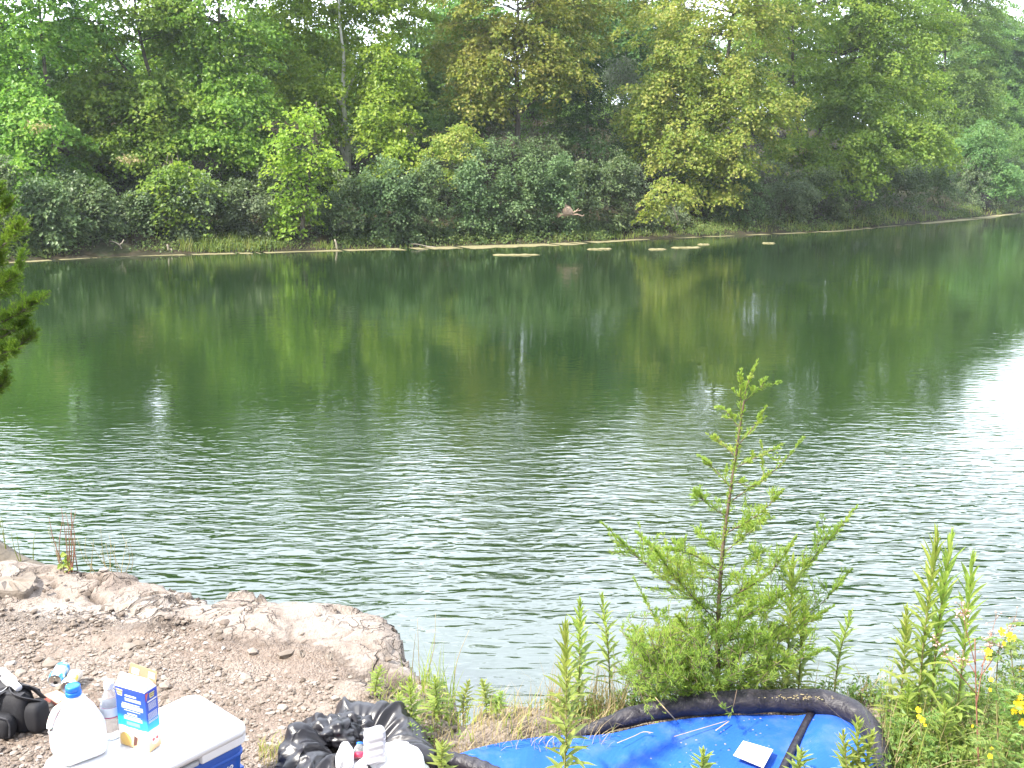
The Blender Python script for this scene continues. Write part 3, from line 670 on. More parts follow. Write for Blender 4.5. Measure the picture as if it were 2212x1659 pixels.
for a in [(1045, 275, 70, 40, 11, L_BUSH, 'shaded shrub on the slope left of the straight grey trunk'),
          (1165, 265, 60, 45, 12, L_DEEP, 'shaded shrub on the slope between the grey trunk and the dark cedar'),
          (930, 300, 60, 45, 11, L_DEEP, 'shaded shrub on the slope above the small yellow-green tree'),
          (1370, 265, 60, 45, 13, L_DEEP, 'shaded shrub on the slope below the silvery shrub'),
          (230, 345, 80, 45, 9, L_DEEP, 'shaded shrub on the slope between the two leftmost trunks'),
          (2110, 330, 80, 50, 12, L_DEEP, 'shaded shrub on the slope at the right end of the bank'),
          (1455, 490, 40, 28, 3, L_OLIVE, 'low pale shrub right behind the low yellow bough'),
          (1475, 355, 60, 45, 8, L_DEEP, 'shaded shrub on the slope left of the big yellowing sycamore trunk'),
          (2215, 360, 60, 45, 8, L_DEEP, 'shaded shrub above the dark bush at the right edge')]: bush(*a, n=24)

# shore grass, algae, stakes, dead wood
rs = np.random.RandomState(31)
def blades(mb, P, hgt, wid, rs, lean=.35, mat=0, nseg=3):
    n = len(P); hgt = np.broadcast_to(hgt, (n,)); a = rs.uniform(0, 6.283, n)
    D = np.stack([np.cos(a), np.sin(a), np.zeros(n)], 1); Wv = np.stack([-np.sin(a + .6), np.cos(a + .6), np.zeros(n)], 1)
    ln = rs.uniform(.1, 1, n) * lean
    rows = []
    for k in range(nseg + 1):
        t = k / nseg
        c = P + np.outer(hgt * t * (1 - .25 * ln * t), (0, 0, 1)) + D * (hgt * ln * t * t)[:, None]
        w_ = wid * (1 - t) ** .7 * .5
        rows += [c - Wv * w_, c + Wv * w_] if k < nseg else [c]
    V = np.stack(rows, 1); m_ = V.shape[1]; i = np.arange(n)[:, None] * m_; q = []
    for k in range(nseg - 1): q.append(i + np.array([[2 * k, 2 * k + 1, 2 * k + 3, 2 * k + 2]]))
    k = nseg - 1
    mb.add(V.reshape(-1, 3), np.concatenate(q), mat, False) if q else None
    off = 0 if q else None
    base = mb.n - n * m_ if q else mb.n
    tri = i + np.array([[2 * k, 2 * k + 1, 2 * k + 2]])
    if q: mb.f.append((tri + base, mat, False))
mb = MB(); P = []; Hh = []
for u0, u1, n, d0, d1_, hh in [(390, 620, 1100, .15, 1.8, .8), (60, 400, 700, .2, 1.6, .45), (620, 720, 300, .1, .8, .4), (1190, 1330, 220, .2, 1.6, .5), (1480, 1720, 420, .2, 2.6, .6), (1820, 1960, 420, .2, 3.2, .7), (720, 1200, 200, .1, .5, .25), (1960, 2200, 160, .2, 2, .6), (1330, 1480, 240, .2, .9, .4), (1720, 1820, 260, .2, 1.2, .4)]:
    for _ in range(n):
        u = rs.uniform(u0, u1); b = base_on_bank(u, rs.uniform(d0, d1_)); P.append(b); Hh.append(hh * rs.uniform(.3, 1.1) * (.35 + 1.3 * float(fbm(np.array([u * .045]), np.array([1.]), 3, 88)[0])))
blades(mb, np.array(P), np.array(Hh), .045, rs, .5)
tag(mb.build('shore_grass', L_SHORE), 'sunlit yellow-green grass growing along the far waterline', 'grass', kind='stuff')

mb = MB(); r3 = np.random.RandomState(64)
for _ in range(1700):
    u = r3.uniform(-40, 2260); b = base_on_bank(u, r3.uniform(.25, 3.2)); rr = r3.uniform(.18, .5)
    if fbm(np.array([u * .03]), np.array([b[2] * 2.]), 2, 19)[0] < .33: continue
    cluster_leaves(mb, r3, b + (0, 0, rr * .6), rr, .13, np.array((r3.normal(0, .5), -1, 0)), 1.5, .6)
tag(mb.build('shore_weeds', L_WEEDF), 'low green weeds covering the foot of the far bank', 'weeds', kind='stuff')
M_ALG = simple('dry floating algae', (.24, .21, .115), (.13, .125, .06), 3.5, .95, .2, 14, .02)
M_ALGG = simple('green floating algae', (.2, .27, .08), (.36, .34, .14), 1.2, .9, .2, 14, .02)
mb = MB(); uu = np.linspace(-60, 2200, 700)
wd_ = np.interp(uu, [-60, 100, 250, 420, 640, 780, 900, 1060, 1180, 1280, 1400, 1600, 1800, 1900, 2100, 2200], [.7, 1.0, .6, .9, .7, 1.2, 2.2, 2.6, 2.2, 1.2, .9, .6, .9, .4, 2.0, .6])
wd_ = .6 * wd_ * (.45 + 1.1 * fbm(uu * .02, uu * 0, 4, 66)) * (fbm(uu * .055, uu * 0 + 3, 2, 61) > .34)
for i in range(len(uu) - 1):
    if wd_[i] < .05 or wd_[i + 1] < .05: continue
    A = base_on_bank(uu[i], .12); B = base_on_bank(uu[i + 1], .12)
    for q in (A, B): q[2] = 0
    j = np.argmin((SX - A[0]) ** 2 + (SY - A[1]) ** 2); nn_ = np.array((NX[j], NY[j], 0))
    up = np.array((0, 0, .012))
    a2 = A - nn_ * (wd_[i] + .3); b2 = B - nn_ * (wd_[i + 1] + .3)
    mb.add([A + up, B + up, b2 + up, a2 + up, a2 - up, b2 - up], [(0, 3, 2, 1), (3, 4, 5, 2)], 0, False)
tag(mb.build('algae_fringe', M_ALG), 'tan band of drying algae lining the far waterline', 'algae', kind='stuff')
def mat_of_algae(u, v, wpx, hpx, label):
    c = at(u, v, 0); sc = c[1] / F * K; a = np.linspace(0, 6.283, 26, endpoint=False)
    r = 1 + (fbm(np.cos(a) * 2.5 + u, np.sin(a) * 2.5, 3, 12) - .5) * .9
    hy = abs(at(u, v - hpx, 0)[1] - c[1])
    ring = lambda s, z: np.stack([c[0] + np.cos(a) * r * wpx * sc * .5 * s, c[1] + np.sin(a) * r * hy * .3 * s + np.cos(a) * wpx * sc * .06, np.full(26, z)], 1)
    mb = MB(); top = ring(.8, .03); top[:, 2] += (vnoise(a * 6, a * 0 + u, 3) - .3) * .05
    loft(mb, [ring(1, -.03), ring(1, .015), top, ring(.3, .03)])
    o = mb.build('algae_raft', M_ALG, None, c); tag(o, label, 'algae', 'algae rafts off the far shore')
for a in [(1115, 551, 92, 4, 'longest pale algae raft, floating alone closest to us'), (1295, 538.5, 52, 3, 'thin algae raft floating below the torn slab of bark'),
          (1421, 539, 40, 3, 'short algae raft left of the slightly longer one, below the low yellow bough'), (1484, 535, 62, 3, 'second longest algae raft, right of two shorter ones'),
          (1520, 528.5, 26, 3, 'tiny algae raft close to the algae band, above the second longest one'), (1661, 525.5, 26, 3, 'tiny algae raft farthest to the right')]: mat_of_algae(*a)
# stakes
M_WOOD = simple('weathered wood', (.42, .38, .31), (.24, .2, .16), 4, .9, .2)
for u, top, bot, ln, lab in [(364, 528, 548, -3, 'taller pale stake standing at the left waterline'), (369, 537, 549, 1, 'short stump of a stake right beside the taller stake'), (728, 517, 537, -5, 'thin grey stick standing at the waterline right of the bright sycamore')]:
    b = base_on_bank(u, .35); t = pt(u + ln, top, b[1]); mb = MB()
    tube(mb, spline([b - (0, 0, .1), (b + t) / 2 + (.03, 0, 0), t], 6), [.06, .055, .05, .05, .045, .035], 7); tag(mb.build('stake', M_WOOD, None, b), lab, 'stake', 'stakes at the far waterline')
b = base_on_bank(262, .3); mb = MB()
tube(mb, spline([b, b + (.05, 0, .25), b + (.0, -.1, .5), b + (-.25, -.1, .65), b + (-.5, 0, .68)], 10), np.linspace(.04, .015, 10), 6)
tube(mb, spline([b + (.0, -.1, .5), b + (.15, -.1, .62), b + (.18, 0, .75)], 6), np.linspace(.035, .015, 6), 6)
tag(mb.build('driftwood', M_WOOD, None, b), 'bare crooked branch at the left waterline, bent over to the left', 'driftwood')
b = base_on_bank(905, .2); mb = MB()
tube(mb, spline([b + (-.4, -.2, .22), b + (0, -.2, .2), b + (.4, 0, .08), b + (.9, 0, .02)], 8), np.linspace(.015, .035, 8), 6)
tag(mb.build('driftwood', M_WOOD, None, b), 'bare branch lying at the waterline below the dense mid shore bushes', 'driftwood')
# torn slab of bark hanging in the bushes
Yb = base_on_bank(1225, .9)[1]
out_px = [(1203, 463), (1213, 461), (1219, 448), (1218, 443), (1224, 446), (1232, 450), (1237, 457), (1236, 464), (1222, 467), (1210, 468), (1206, 471)]
fr = np.array([pt(a, c_, Yb) for a, c_ in out_px]); bk = fr + (0, .22, .1); ce = fr.mean(0)
mb = MB(); md = (fr + bk) / 2; md = ce + (md - ce) * 1.05; md[:, 1] = Yb + .12
loft(mb, [ce + (fr - ce) * .55 - (0, .12, 0), fr, md, bk], 0, True, True, False)
for q in ([(1234, 461), (1245, 456), (1256, 454)], [(1236, 464), (1250, 463), (1256, 467), (1262, 464)], [(1219, 450), (1222, 440)], [(1206, 464), (1202, 468)], [(1245, 456), (1250, 450)]):
    P = spline([pt(a, c_, Yb + .05) for a, c_ in q], 5); tube(mb, P, np.linspace(.05, .02, 5), 6)
tag(mb.build('bark_slab', simple('pale torn bark', (.48, .36, .27), (.33, .23, .17), 5, .85, .2, 9, .03), None, ce), 'torn slab of pale tan bark with twigs snagged in the shore bushes', 'dead wood')
for u, v, w_, lab in [(78, 275, 30, 'brown dead leaf cluster in the far left tree'), (275, 345, 24, 'brown dead leaf spray on the layered boughs at left'), (1737, 325, 26, 'orange-brown dead spray at the foot of the multi-stemmed tree')]:
    Y0 = base_on_bank(u, 4.5)[1]; c = pt(u, v, Y0); mb = MB(); r2 = np.random.RandomState(u)
    n = 60; p = r2.normal(0, 1, (n, 3)) * (w_ * .4 * Y0 / F * K * 1.6, .2, .13)
    leaves(mb, c + p, nrm(r2.normal(0, 1, (n, 3))), r2.normal(0, 1, (n, 3)), .2, .6)
    tag(mb.build('dead_leaves', L_DEADL if 'L_DEADL' in globals() else L_DRY, None, c), lab, 'dead leaves', 'dead leaf sprays in the trees')
# ------------------------------------------------------------------ foreground: plants
def near(u, v, z=ZL):
    p = at(u, v, z); p[2] = float(ground_z(np.array([p[0]]), np.array([p[1]]))[0]) if z == ZL else z
    return p
def lance(mb, rs, b, D, up, ln, w, curl, mat=0, nseg=4):
    """one narrow leaf strip, curving over; b (n,3) foot, D outward, up"""
    n = len(b); rows = []
    Wv = nrm(np.cross(D, up))
    for k in range(nseg + 1):
        t = k / nseg
        c = b + D * (ln * t)[:, None] + up * (ln * (.25 * t - curl * t * t))[:, None]
        ww = w * math.sin(math.pi * min(1, .12 + .88 * t)) ** .8 * .5 if k < nseg else 0
        if k == nseg: rows += [c]
        else: rows += [c - Wv * np.atleast_1d(ww)[:, None] + up * (np.atleast_1d(ww) * .3)[:, None], c, c + Wv * np.atleast_1d(ww)[:, None] + up * (np.atleast_1d(ww) * .3)[:, None]]
    V = np.stack(rows, 1); m_ = V.shape[1]; i = np.arange(n)[:, None] * m_
    q = np.concatenate([i + np.array([[3 * k + s, 3 * k + s + 1, 3 * k + s + 4, 3 * k + s + 3]]) for k in range(nseg - 1) for s in (0, 1)])
    k = nseg - 1
    base = mb.n
    mb.add(V.reshape(-1, 3), q, mat, False)
    for s in (0, 1): mb.f.append((i + np.array([[3 * k + s, 3 * k + s + 1, 3 * k + 3]]) + base, mat, False))

def goldenrod(seed, hgt, bare=.12, leafy=1., lean=(0, 0), stems=1, lf=.085, bushy=False):
    """upright weed, height hgt: returns stem and leaf meshes standing at the origin"""
    rs = np.random.RandomState(seed); ms, ml = MB(), MB()
    for s in range(stems):
        a0 = rs.uniform(0, 6.28); sp = (.0 if stems == 1 else .11) * hgt
        hs_ = hgt * (1 if s == 0 else rs.uniform(.72, .95))
        top = np.array((lean[0] + math.cos(a0) * sp * (s > 0), lean[1] + math.sin(a0) * sp * (s > 0), hs_))
        mid = np.array((top[0] * .35 + rs.uniform(-.012, .012), top[1] * .35 + rs.uniform(-.012, .012), hs_ * .5))
        P = spline([(0, 0, -.03), mid, top], 12); tube(ms, P, np.linspace(.0042, .0016, 12), 6)
        n = int((hs_ * (1 - bare)) / .0068 * leafy)
        t = bare + (1 - bare) * np.linspace(0, 1, n) ** .9
        b = np.stack([np.interp(t, np.linspace(0, 1, 12), P[:, k]) for k in range(3)], 1)
        a = np.arange(n) * 2.4 + rs.uniform(-.3, .3, n)
        el = np.interp(t, [0, .5, .85, 1], [.15, .45, .8, 1.25]) + rs.uniform(-.15, .15, n)
        D = np.stack([np.cos(a) * np.cos(el), np.sin(a) * np.cos(el), np.sin(el)], 1)
        up = nrm(np.array((0, 0, 1.)) - D * D[:, 2:3] + 1e-4)
        ln = lf * np.interp(t, [0, .25, .6, .9, 1], [.75, 1.15, 1.05, .8, .5]) * rs.uniform(.75, 1.2, n)
        lance(ml, rs, b, D, up, ln, ln * (.2 if not bushy else .22), np.interp(t, [0, .6, 1], [.5, .3, .1]) * rs.uniform(.4, 1.4, n))
    return ms.mesh('stem', B_STEM), ml.mesh('leaves', L_GOLD)
G_W = 'goldenrod stems on the near bank'
variants = [goldenrod(11, .6), goldenrod(12, .6, .1, 1.1), goldenrod(13, .6, .25, .8, (.05, .0)), goldenrod(14, .6, .08, .7, (0, 0), 1, .1, True), goldenrod(15, .6, .2, .9, (.02, 0), 3)]
def weed(u, vb, vt, kind, label, group=G_W, dx=0, name='goldenrod', z=None):
    b = near(u, vb); t = pt(u + dx, vt, b[1]); h = max(.06, t[2] - b[2])
    e = empty(name, b, label, 'weed', group, rz=(u * 7 % 63) / 10)
    for nm, me in zip(('stem', 'leaves'), variants[kind]):
        o = bpy.data.objects.new(nm, me); COL.objects.link(o); o.parent = e
    w_ = max(.6, (h / .6) ** .35)
    e.scale = (w_, w_, h / .6)
    return e
for a in [(1216, 1735, 1352, 1, 'tall goldenrod rising in front of the raft left corner'),
          (1248, 1560, 1302, 0, 'goldenrod just behind the tallest one left of the conifer sapling'),
          (1318, 1530, 1292, 2, 'thin goldenrod between the sapling and the two stems on its left'),
          (1480, 1530, 1335, 2, 'goldenrod standing against the lower left of the conifer sapling'),
          (1545, 1525, 1400, 3, 'short broad-leaved goldenrod low in the middle of the conifer sapling'),
          (1692, 1525, 1216, 3, 'tall broad-leaved goldenrod with a pale tip at the right side of the sapling'),
          (1655, 1530, 1350, 0, 'broad-leaved goldenrod left of the pale-tipped one'),
          (1722, 1530, 1300, 1, 'narrow goldenrod right of the pale-tipped one'),
          (1800, 1525, 1325, 2, 'slim goldenrod standing alone right of the conifer sapling'),
          (1930, 1610, 1318, 0, 'upright goldenrod beside the right end of the black rim'),
          (1945, 1650, 1480, 1, 'short goldenrod in front of the upright one by the black rim'),
          (1976, 1640, 1160, 1, 'tallest goldenrod of the right clump, leftmost of its three tips'),
          (2006, 1640, 1164, 0, 'middle stem of the tall three-tipped clump on the right'),
          (2054, 1640, 1210, 0, 'right stem of the tall three-tipped clump on the right'),
          (2022, 1700, 1525, 3, 'bushy green goldenrod low in front of the three-tipped clump'),
          (1838, 1760, 1562, 4, 'leafy goldenrod tip sticking up over the right part of the blue raft'),
          (1722, 1760, 1622, 3, 'goldenrod tip showing over the blue raft right of its white label'),
          (1512, 1760, 1622, 3, 'leafy goldenrod tip at the bottom edge over the blue raft, left of its white label'),
          (2160, 1720, 1500, 3, 'bushy goldenrod at the bottom right corner among yellow flowers'),
          (888, 1610, 1468, 0, 'goldenrod with a dark bare lower stem right of the trash bag'),
          (940, 1560, 1462, 0, 'slender goldenrod at the foot of the rock slab'),
          (862, 1590, 1490, 2, 'small thin weed just left of the dark-stemmed goldenrod'),
          (1000, 1545, 1478, 2, 'small goldenrod at the broken corner of the ledge'),
          (1050, 1560, 1462, 2, 'thin weed standing on the low pale rock right of the broken corner'),
          (1072, 1575, 1500, 2, 'short weed among dry stalks on the low pale rock'),
          (905, 1645, 1560, 2, 'low leafy weed touching the right edge of the trash bag'),
          (958, 1720, 1605, 3, 'pale goldenrod at the bottom edge between trash bag and raft'),
          (810, 1520, 1440, 2, 'wispy weed on the dirt above the trash bag')]: weed(*a)

# young red cedar sapling
def sprays(ml, rs, P, ln, n, r=.0017, mat=0, tilt=.75, foc=None):
    """feathery branchlets along the path P"""
    t = rs.uniform(.08, 1, n); k = np.linspace(0, 1, len(P))
    b = np.stack([np.interp(t, k, P[:, i]) for i in range(3)], 1)
    T = np.stack([np.interp(t, k, np.gradient(P, axis=0)[:, i]) for i in range(3)], 1); T = nrm(T)
    rnd = nrm(rs.normal(0, 1, (n, 3))); side = nrm(rnd - (rnd * T).sum(1, keepdims=True) * T)
    D = nrm(T * tilt + side * rs.uniform(.3, .9, (n, 1)) + np.array((0, 0, .25)))
    L_ = ln * rs.uniform(.45, 1.1, n) * (1.15 - .8 * t)
    for s in range(4):                    # each spray: a spine and short side twigs, all thin flat needles
        if s == 0: bb, dd_, ll = b, D, L_
        else:
            q = rs.uniform(.2, .85, n); bb = b + D * (L_ * q)[:, None]
            dd_ = nrm(D + nrm(rs.normal(0, 1, (n, 3))) * .65 + (0, 0, .12)); ll = L_ * (1 - q) * .75 + .008
        Nn = nrm(np.cross(dd_, rs.normal(0, 1, (n, 3))))
        Wd = np.cross(Nn, dd_) * r; e_ = bb + dd_ * ll[:, None]; m_ = bb + dd_ * (ll * .55)[:, None] + Nn * (r * .8)
        V = np.stack([bb, m_ + Wd, e_, m_ - Wd], 1).reshape(-1, 3); i = np.arange(n)[:, None] * 4
        ml.add(V, np.concatenate([i + np.array([[0, 1, 2]]), i + np.array([[0, 2, 3]])]), mat, False)
b0 = near(1552, 1545); Ys = b0[1]; rs = np.random.RandomState(77)
ms, ml, mbr = MB(), MB(), MB()
TP = spline([b0 - (0, 0, .04)] + [pt(u, v, Ys) for u, v in [(1551, 1450), (1552, 1330), (1560, 1200), (1575, 1080), (1590, 980), (1605, 880), (1615, 830), (1636, 780)]], 40)
tube(ms, TP, np.interp(np.linspace(0, 1, 40), [0, .3, .7, 1], [.0125, .0085, .004, .001]), 8)
branches = [  # foot on the trunk -> tip, measured in the photograph (u, v), depth offset
    [(1607, 870), (1640, 840), (1683, 826)], [(1600, 930), (1570, 890), (1548, 880)], [(1600, 900), (1600, 850), (1602, 800)], [(1596, 960), (1630, 920), (1655, 880)],
    [(1592, 990), (1560, 960), (1530, 940)], [(1590, 1010), (1640, 985), (1690, 960)], [(1583, 1080), (1680, 1010), (1740, 940)], [(1583, 1060), (1540, 1010), (1510, 985)], [(1585, 1040), (1630, 1050), (1660, 1020)],
    [(1575, 1120), (1530, 1090), (1500, 1060)], [(1572, 1150), (1640, 1110), (1690, 1060)], [(1568, 1190), (1620, 1150), (1650, 1120)], [(1566, 1200), (1525, 1160), (1505, 1150)],
    [(1562, 1240), (1500, 1200), (1440, 1185)], [(1560, 1260), (1440, 1210), (1375, 1150)], [(1556, 1330), (1420, 1240), (1300, 1130)], [(1556, 1350), (1470, 1260), (1410, 1180)], [(1558, 1280), (1620, 1210), (1650, 1190)],
    [(1560, 1300), (1660, 1240), (1720, 1160)], [(1555, 1380), (1720, 1250), (1850, 1095)], [(1555, 1390), (1740, 1330), (1840, 1230)], [(1555, 1360), (1650, 1310), (1700, 1280)], [(1554, 1420), (1700, 1370), (1800, 1310)],
    [(1553, 1430), (1440, 1370), (1370, 1250)], [(1552, 1450), (1430, 1420), (1350, 1370)], [(1552, 1440), (1500, 1380), (1460, 1330)], [(1552, 1460), (1620, 1400), (1660, 1380)], [(1552, 1470), (1680, 1440), (1790, 1400)],
    [(1552, 1480), (1450, 1450), (1385, 1420)], [(1552, 1490), (1480, 1470), (1420, 1470)], [(1552, 1490), (1630, 1460), (1700, 1440)], [(1552, 1400), (1590, 1360), (1600, 1320)], [(1553, 1400), (1520, 1340), (1500, 1290)],
    [(1556, 1340), (1600, 1290), (1620, 1260)], [(1552, 1500), (1500, 1490), (1400, 1500)], [(1552, 1500), (1610, 1490), (1680, 1490)], [(1552, 1470), (1520, 1430), (1480, 1400)], [(1552, 1440), (1590, 1420), (1640, 1330)]]
for k, br in enumerate(branches):
    f_ = 1 - .75 * (k < 9)
    dy = rs.uniform(-.28, .28) * f_
    P = spline([pt(u, v, Ys + dy * t) for (u, v), t in zip(br, (0, .6, 1))], 16); L = np.linalg.norm(P[-1] - P[0])
    tube(ms, P, np.linspace(.0016 + .003 * min(1, L), .0006, 16), 5)
    n = int((50 if k >= 13 else 42) * L / .3) + 12
    for j in range(int(4 + L * 18) if k >= 9 else 4):
        t = rs.uniform(.12, .8); q = P[int(t * 15)]; T = nrm(P[min(15, int(t * 15) + 1)] - P[int(t * 15) - 1])
        dr = nrm(T * .7 + rs.normal(0, .55, 3) + (0, 0, .35)); l2 = L * rs.uniform(.14, .34) * (1.15 - .6 * t)
        Q = spline([q, q + dr * l2 * .5 + (0, 0, l2 * .03), q + dr * l2 + (0, 0, l2 * .12)], 6); tube(ms, Q, np.linspace(.0014, .0006, 6), 4)
        sprays(ml, rs, Q, .058 if k >= 9 else .03, int(9 + l2 * 110), tilt=.75 if k >= 9 else 1.4)
    sprays(ml, rs, P[:13] if k >= 9 else P, .045 if k >= 9 else .034, n, tilt=.75 if k >= 9 else 1.5)
    if k >= 9: sprays(ml, rs, P[11:], .03, int(26 * L / .3) + 8, tilt=1.5)
sprays(ml, rs, TP[6:30], .055, 260); sprays(ml, rs, TP[29:], .03, 70, tilt=1.6)
# the dense brown-green skirt at the foot
for j in range(210):
    u = rs.uniform(1375, 1690) if rs.rand() < .5 else rs.uniform(1375, 1520); v = rs.uniform(1380, 1500)
    q = pt(u, v, Ys + rs.uniform(-.3, .25)); Q = spline([q, q + rs.normal(0, .05, 3), q + rs.normal(0, .06, 3) + (0, 0, .08)], 6)
    tube(ms, Q, np.linspace(.0016, .0007, 6), 4); sprays(ml, rs, Q, .05, 26)
e = empty('cedar_sapling', b0, 'young feathery red cedar sapling standing at the water edge behind the raft', 'sapling')
ms.build('trunk', B_TWIG, e, b0); ml.build('foliage', L_SAP, e, b0)

# cedar at the left edge: the trunk foot and boughs that reach into the picture
b1 = at(-14, 1212, ZL); rs = np.random.RandomState(5); ms, ml = MB(), MB(); Yc = b1[1]
tube(ms, spline([b1 + (.02, 0, -.1), b1 + (-.02, 0, .03), b1 + (-.1, 0, .2), b1 + (-.16, .05, .7), b1 + (-.22, .1, 2.2)], 20), np.interp(np.linspace(0, 1, 20), [0, .03, .1, .3, 1], [.19, .16, .115, .095, .07]), 12)
tube(ms, spline([b1 + (0, -.02, .06), b1 + (.16, -.06, .0), b1 + (.34, -.1, -.03), b1 + (.5, -.12, -.07)], 8), np.linspace(.085, .03, 8), 8)
for br in [[(-160, 560), (-40, 500), (40, 420)], [(-160, 640), (-30, 560), (70, 470)], [(-160, 660), (0, 640), (60, 520)], [(-170, 720), (-10, 700), (110, 632)], [(-170, 760), (0, 730), (75, 665)], [(-170, 800), (0, 770), (85, 712)],
           [(-170, 880), (-30, 860), (25, 800)], [(-160, 600), (-60, 470), (10, 405)], [(-170, 690), (-40, 640), (45, 590)], [(-170, 740), (-60, 700), (40, 690)], [(-170, 820), (-50, 780), (50, 750)], [(-170, 640), (-60, 600), (20, 540)], [(-170, 660), (-50, 650), (30, 620)], [(-170, 780), (-60, 740), (40, 725)], [(-170, 600), (-80, 560), (0, 480)], [(-170, 850), (-60, 800), (10, 770)]]:
    dy = rs.uniform(-.35, .25)
    P = spline([pt(u, v, Yc + .05 + dy * t) for (u, v), t in zip(br, (0, .6, 1))], 20); tube(ms, P, np.linspace(.014, .0012, 20), 6); L = np.linalg.norm(P[-1] - P[0])
    for j in range(40):
        t = rs.uniform(.3, .9); i = int(t * 19); T = nrm(P[min(19, i + 1)] - P[i - 1])
        l2 = L * rs.uniform(.1, .22) * (1.25 - .9 * t); dr = nrm(T * 1.1 + rs.normal(0, .45, 3) + (0, 0, .12))
        Q = spline([P[i], P[i] + dr * l2 * .5, P[i] + dr * l2 + (0, 0, .02)], 6); tube(ms, Q, np.linspace(.002, .0008, 6), 4); sprays(ml, rs, Q, .07, 16, .0022)
    sprays(ml, rs, P[8:17], .08, 40, .0024); sprays(ml, rs, P[14:], .05, 26, .0018)
e = empty('cedar_tree', b1, 'cedar at the left edge whose feathery boughs hang over the water', 'tree')
ms.build('trunk', B_GREY, e, b1); ml.build('foliage', L_CEDARN, e, b1)

# reddish seed plant and yellow flowers at the right
M_YEL = simple('yellow petals', (.9, .72, .03), (.85, .6, .02), 20, .6, .2)
M_SEED = simple('pale pink seed heads', (.55, .36, .3), (.4, .25, .2), 30, .8, .2)
rs = np.random.RandomState(9)
b = near(2118, 1740); Yp = b[1]; ms, ml = MB(), MB()
main = spline([b, pt(2112, 1600, Yp), pt(2108, 1480, Yp), pt(2106, 1380, Yp)], 14); tube(ms, main, np.linspace(.0035, .0018, 14), 6)
for br in [[(2110, 1520), (2125, 1430), (2150, 1340)], [(2108, 1440), (2085, 1350), (2076, 1300)], [(2110, 1500), (2060, 1440), (2020, 1375)], [(2112, 1470), (2160, 1400), (2195, 1330)], [(2110, 1460), (2090, 1430), (2066, 1420)], [(2120, 1440), (2140, 1400), (2146, 1370)]]:
    P = spline([pt(u, v, Yp + rs.uniform(-.03, .03)) for u, v in br], 12); tube(ms, P, np.linspace(.002, .0008, 12), 5)
    for j in range(20):
        q = P[rs.randint(6, 12)]; w2 = q + rs.normal(0, .014, 3); tube(ms, [q, w2], .0005, 4)
        ml.add(IV * rs.uniform(.0025, .005) + w2, IF, 0)
e = empty('seed_plant', b, 'reddish branching weed with tiny pale pink seed heads at lower right', 'weed')
ms.build('stem', B_RED, e, b); o = ml.build('seed_heads', M_SEED, e, b); o['kind'] = 'stuff'
def flower(mb, rs, c, r, aim):
    aim = nrm(np.array(aim, float)); U = nrm(np.cross(aim, (.3, .2, 1))); W = np.cross(aim, U)
    for k in range(5):
        a = k * 1.2566 + rs.uniform(-.1, .1); d = U * math.cos(a) + W * math.sin(a); s = np.cross(aim, d)
        pr = [c, c + d * r * .45 + s * r * .3 + aim * r * .1, c + d * r * .9 + s * r * .36 + aim * r * .22, c + d * r + aim * r * .2, c + d * r * .9 - s * r * .36 + aim * r * .22, c + d * r * .45 - s * r * .3 + aim * r * .1]
        mb.add(pr, [(0, 1, 2, 3), (0, 3, 4, 5)], 0, True)
    mb.add(IV * r * .16 + c + aim * r * .1, IF, 0)
def pea(label, stem, flowers, fol, seed):
    rs = np.random.RandomState(seed); b = near(*stem[0]); Y0 = b[1]
    e = empty('flowering_weed', b, label, 'weed', 'yellow flowering weeds at the lower right'); ms, ml = MB(), MB()
    P = spline([b] + [pt(u, v, Y0) for u, v in stem[1:]], 18); tube(ms, P, np.linspace(.004, .0014, 18), 6)
    for j in range(fol):                       # fern-like leaves: a stalk with paired leaflets
        q = P[rs.randint(5, 18)]; a = rs.uniform(0, 6.28); D = nrm(np.array((math.cos(a), math.sin(a), rs.uniform(.1, .6)))); ln = rs.uniform(.05, .085)
        S_ = spline([q, q + D * ln * .6, q + D * ln + (0, 0, -.008)], 8); tube(ms, S_, .0007, 4)
        side = nrm(np.cross(D, (0, 0, 1)))
        cc = np.concatenate([S_[1:] + side * .011, S_[1:] - side * .011]); dd_ = np.concatenate([np.tile(side + D * .4, (7, 1)), np.tile(-side + D * .4, (7, 1))])
        leaves(ml, cc, nrm(np.array((0, 0, 1)) + rs.normal(0, .2, (14, 3))), dd_, .024, .32)
    ms.build('stem', B_STEM, e, b); ml.build('leaves', L_GREENW, e, b)
    for k, (u, v, r) in enumerate(flowers):
        c = pt(u, v, Y0 - .02); mf = MB(); flower(mf, rs, c, r * .85, (rs.uniform(-.5, .5), -1, rs.uniform(.1, .8)))
        o = mf.build('flower', M_YEL, e, b)
pea('flowering weed with two pairs of yellow blooms, left of the right picture edge', [(2160, 1740), (2156, 1600), (2152, 1480), (2160, 1380)], [(2135, 1408, .016), (2136, 1420, .015), (2139, 1445, .008), (2141, 1468, .01), (2138, 1490, .008)], 22, 3)
pea('tall flowering weed at the right edge with two big yellow blooms near its top', [(2225, 1760), (2206, 1600), (2192, 1480), (2176, 1350)], [(2163, 1365, .018), (2184, 1376, .02), (2168, 1390, .01), (2204, 1446, .014)], 26, 4)
pea('flowering weed cut by the right edge with a cluster of large yellow blooms', [(2235, 1780), (2222, 1650), (2205, 1560), (2200, 1500)], [(2200, 1520, .02), (2190, 1535, .016), (2207, 1532, .02), (2206, 1560, .018), (2203, 1505, .012)], 26, 5)
pea('low flowering weed with small yellow blooms at the foot of the tall three-tipped clump', [(2010, 1720), (2000, 1640), (1990, 1580), (1985, 1540)], [(1983, 1533, .013), (1992, 1555, .013), (1998, 1566, .008), (1985, 1548, .01)], 14, 6)
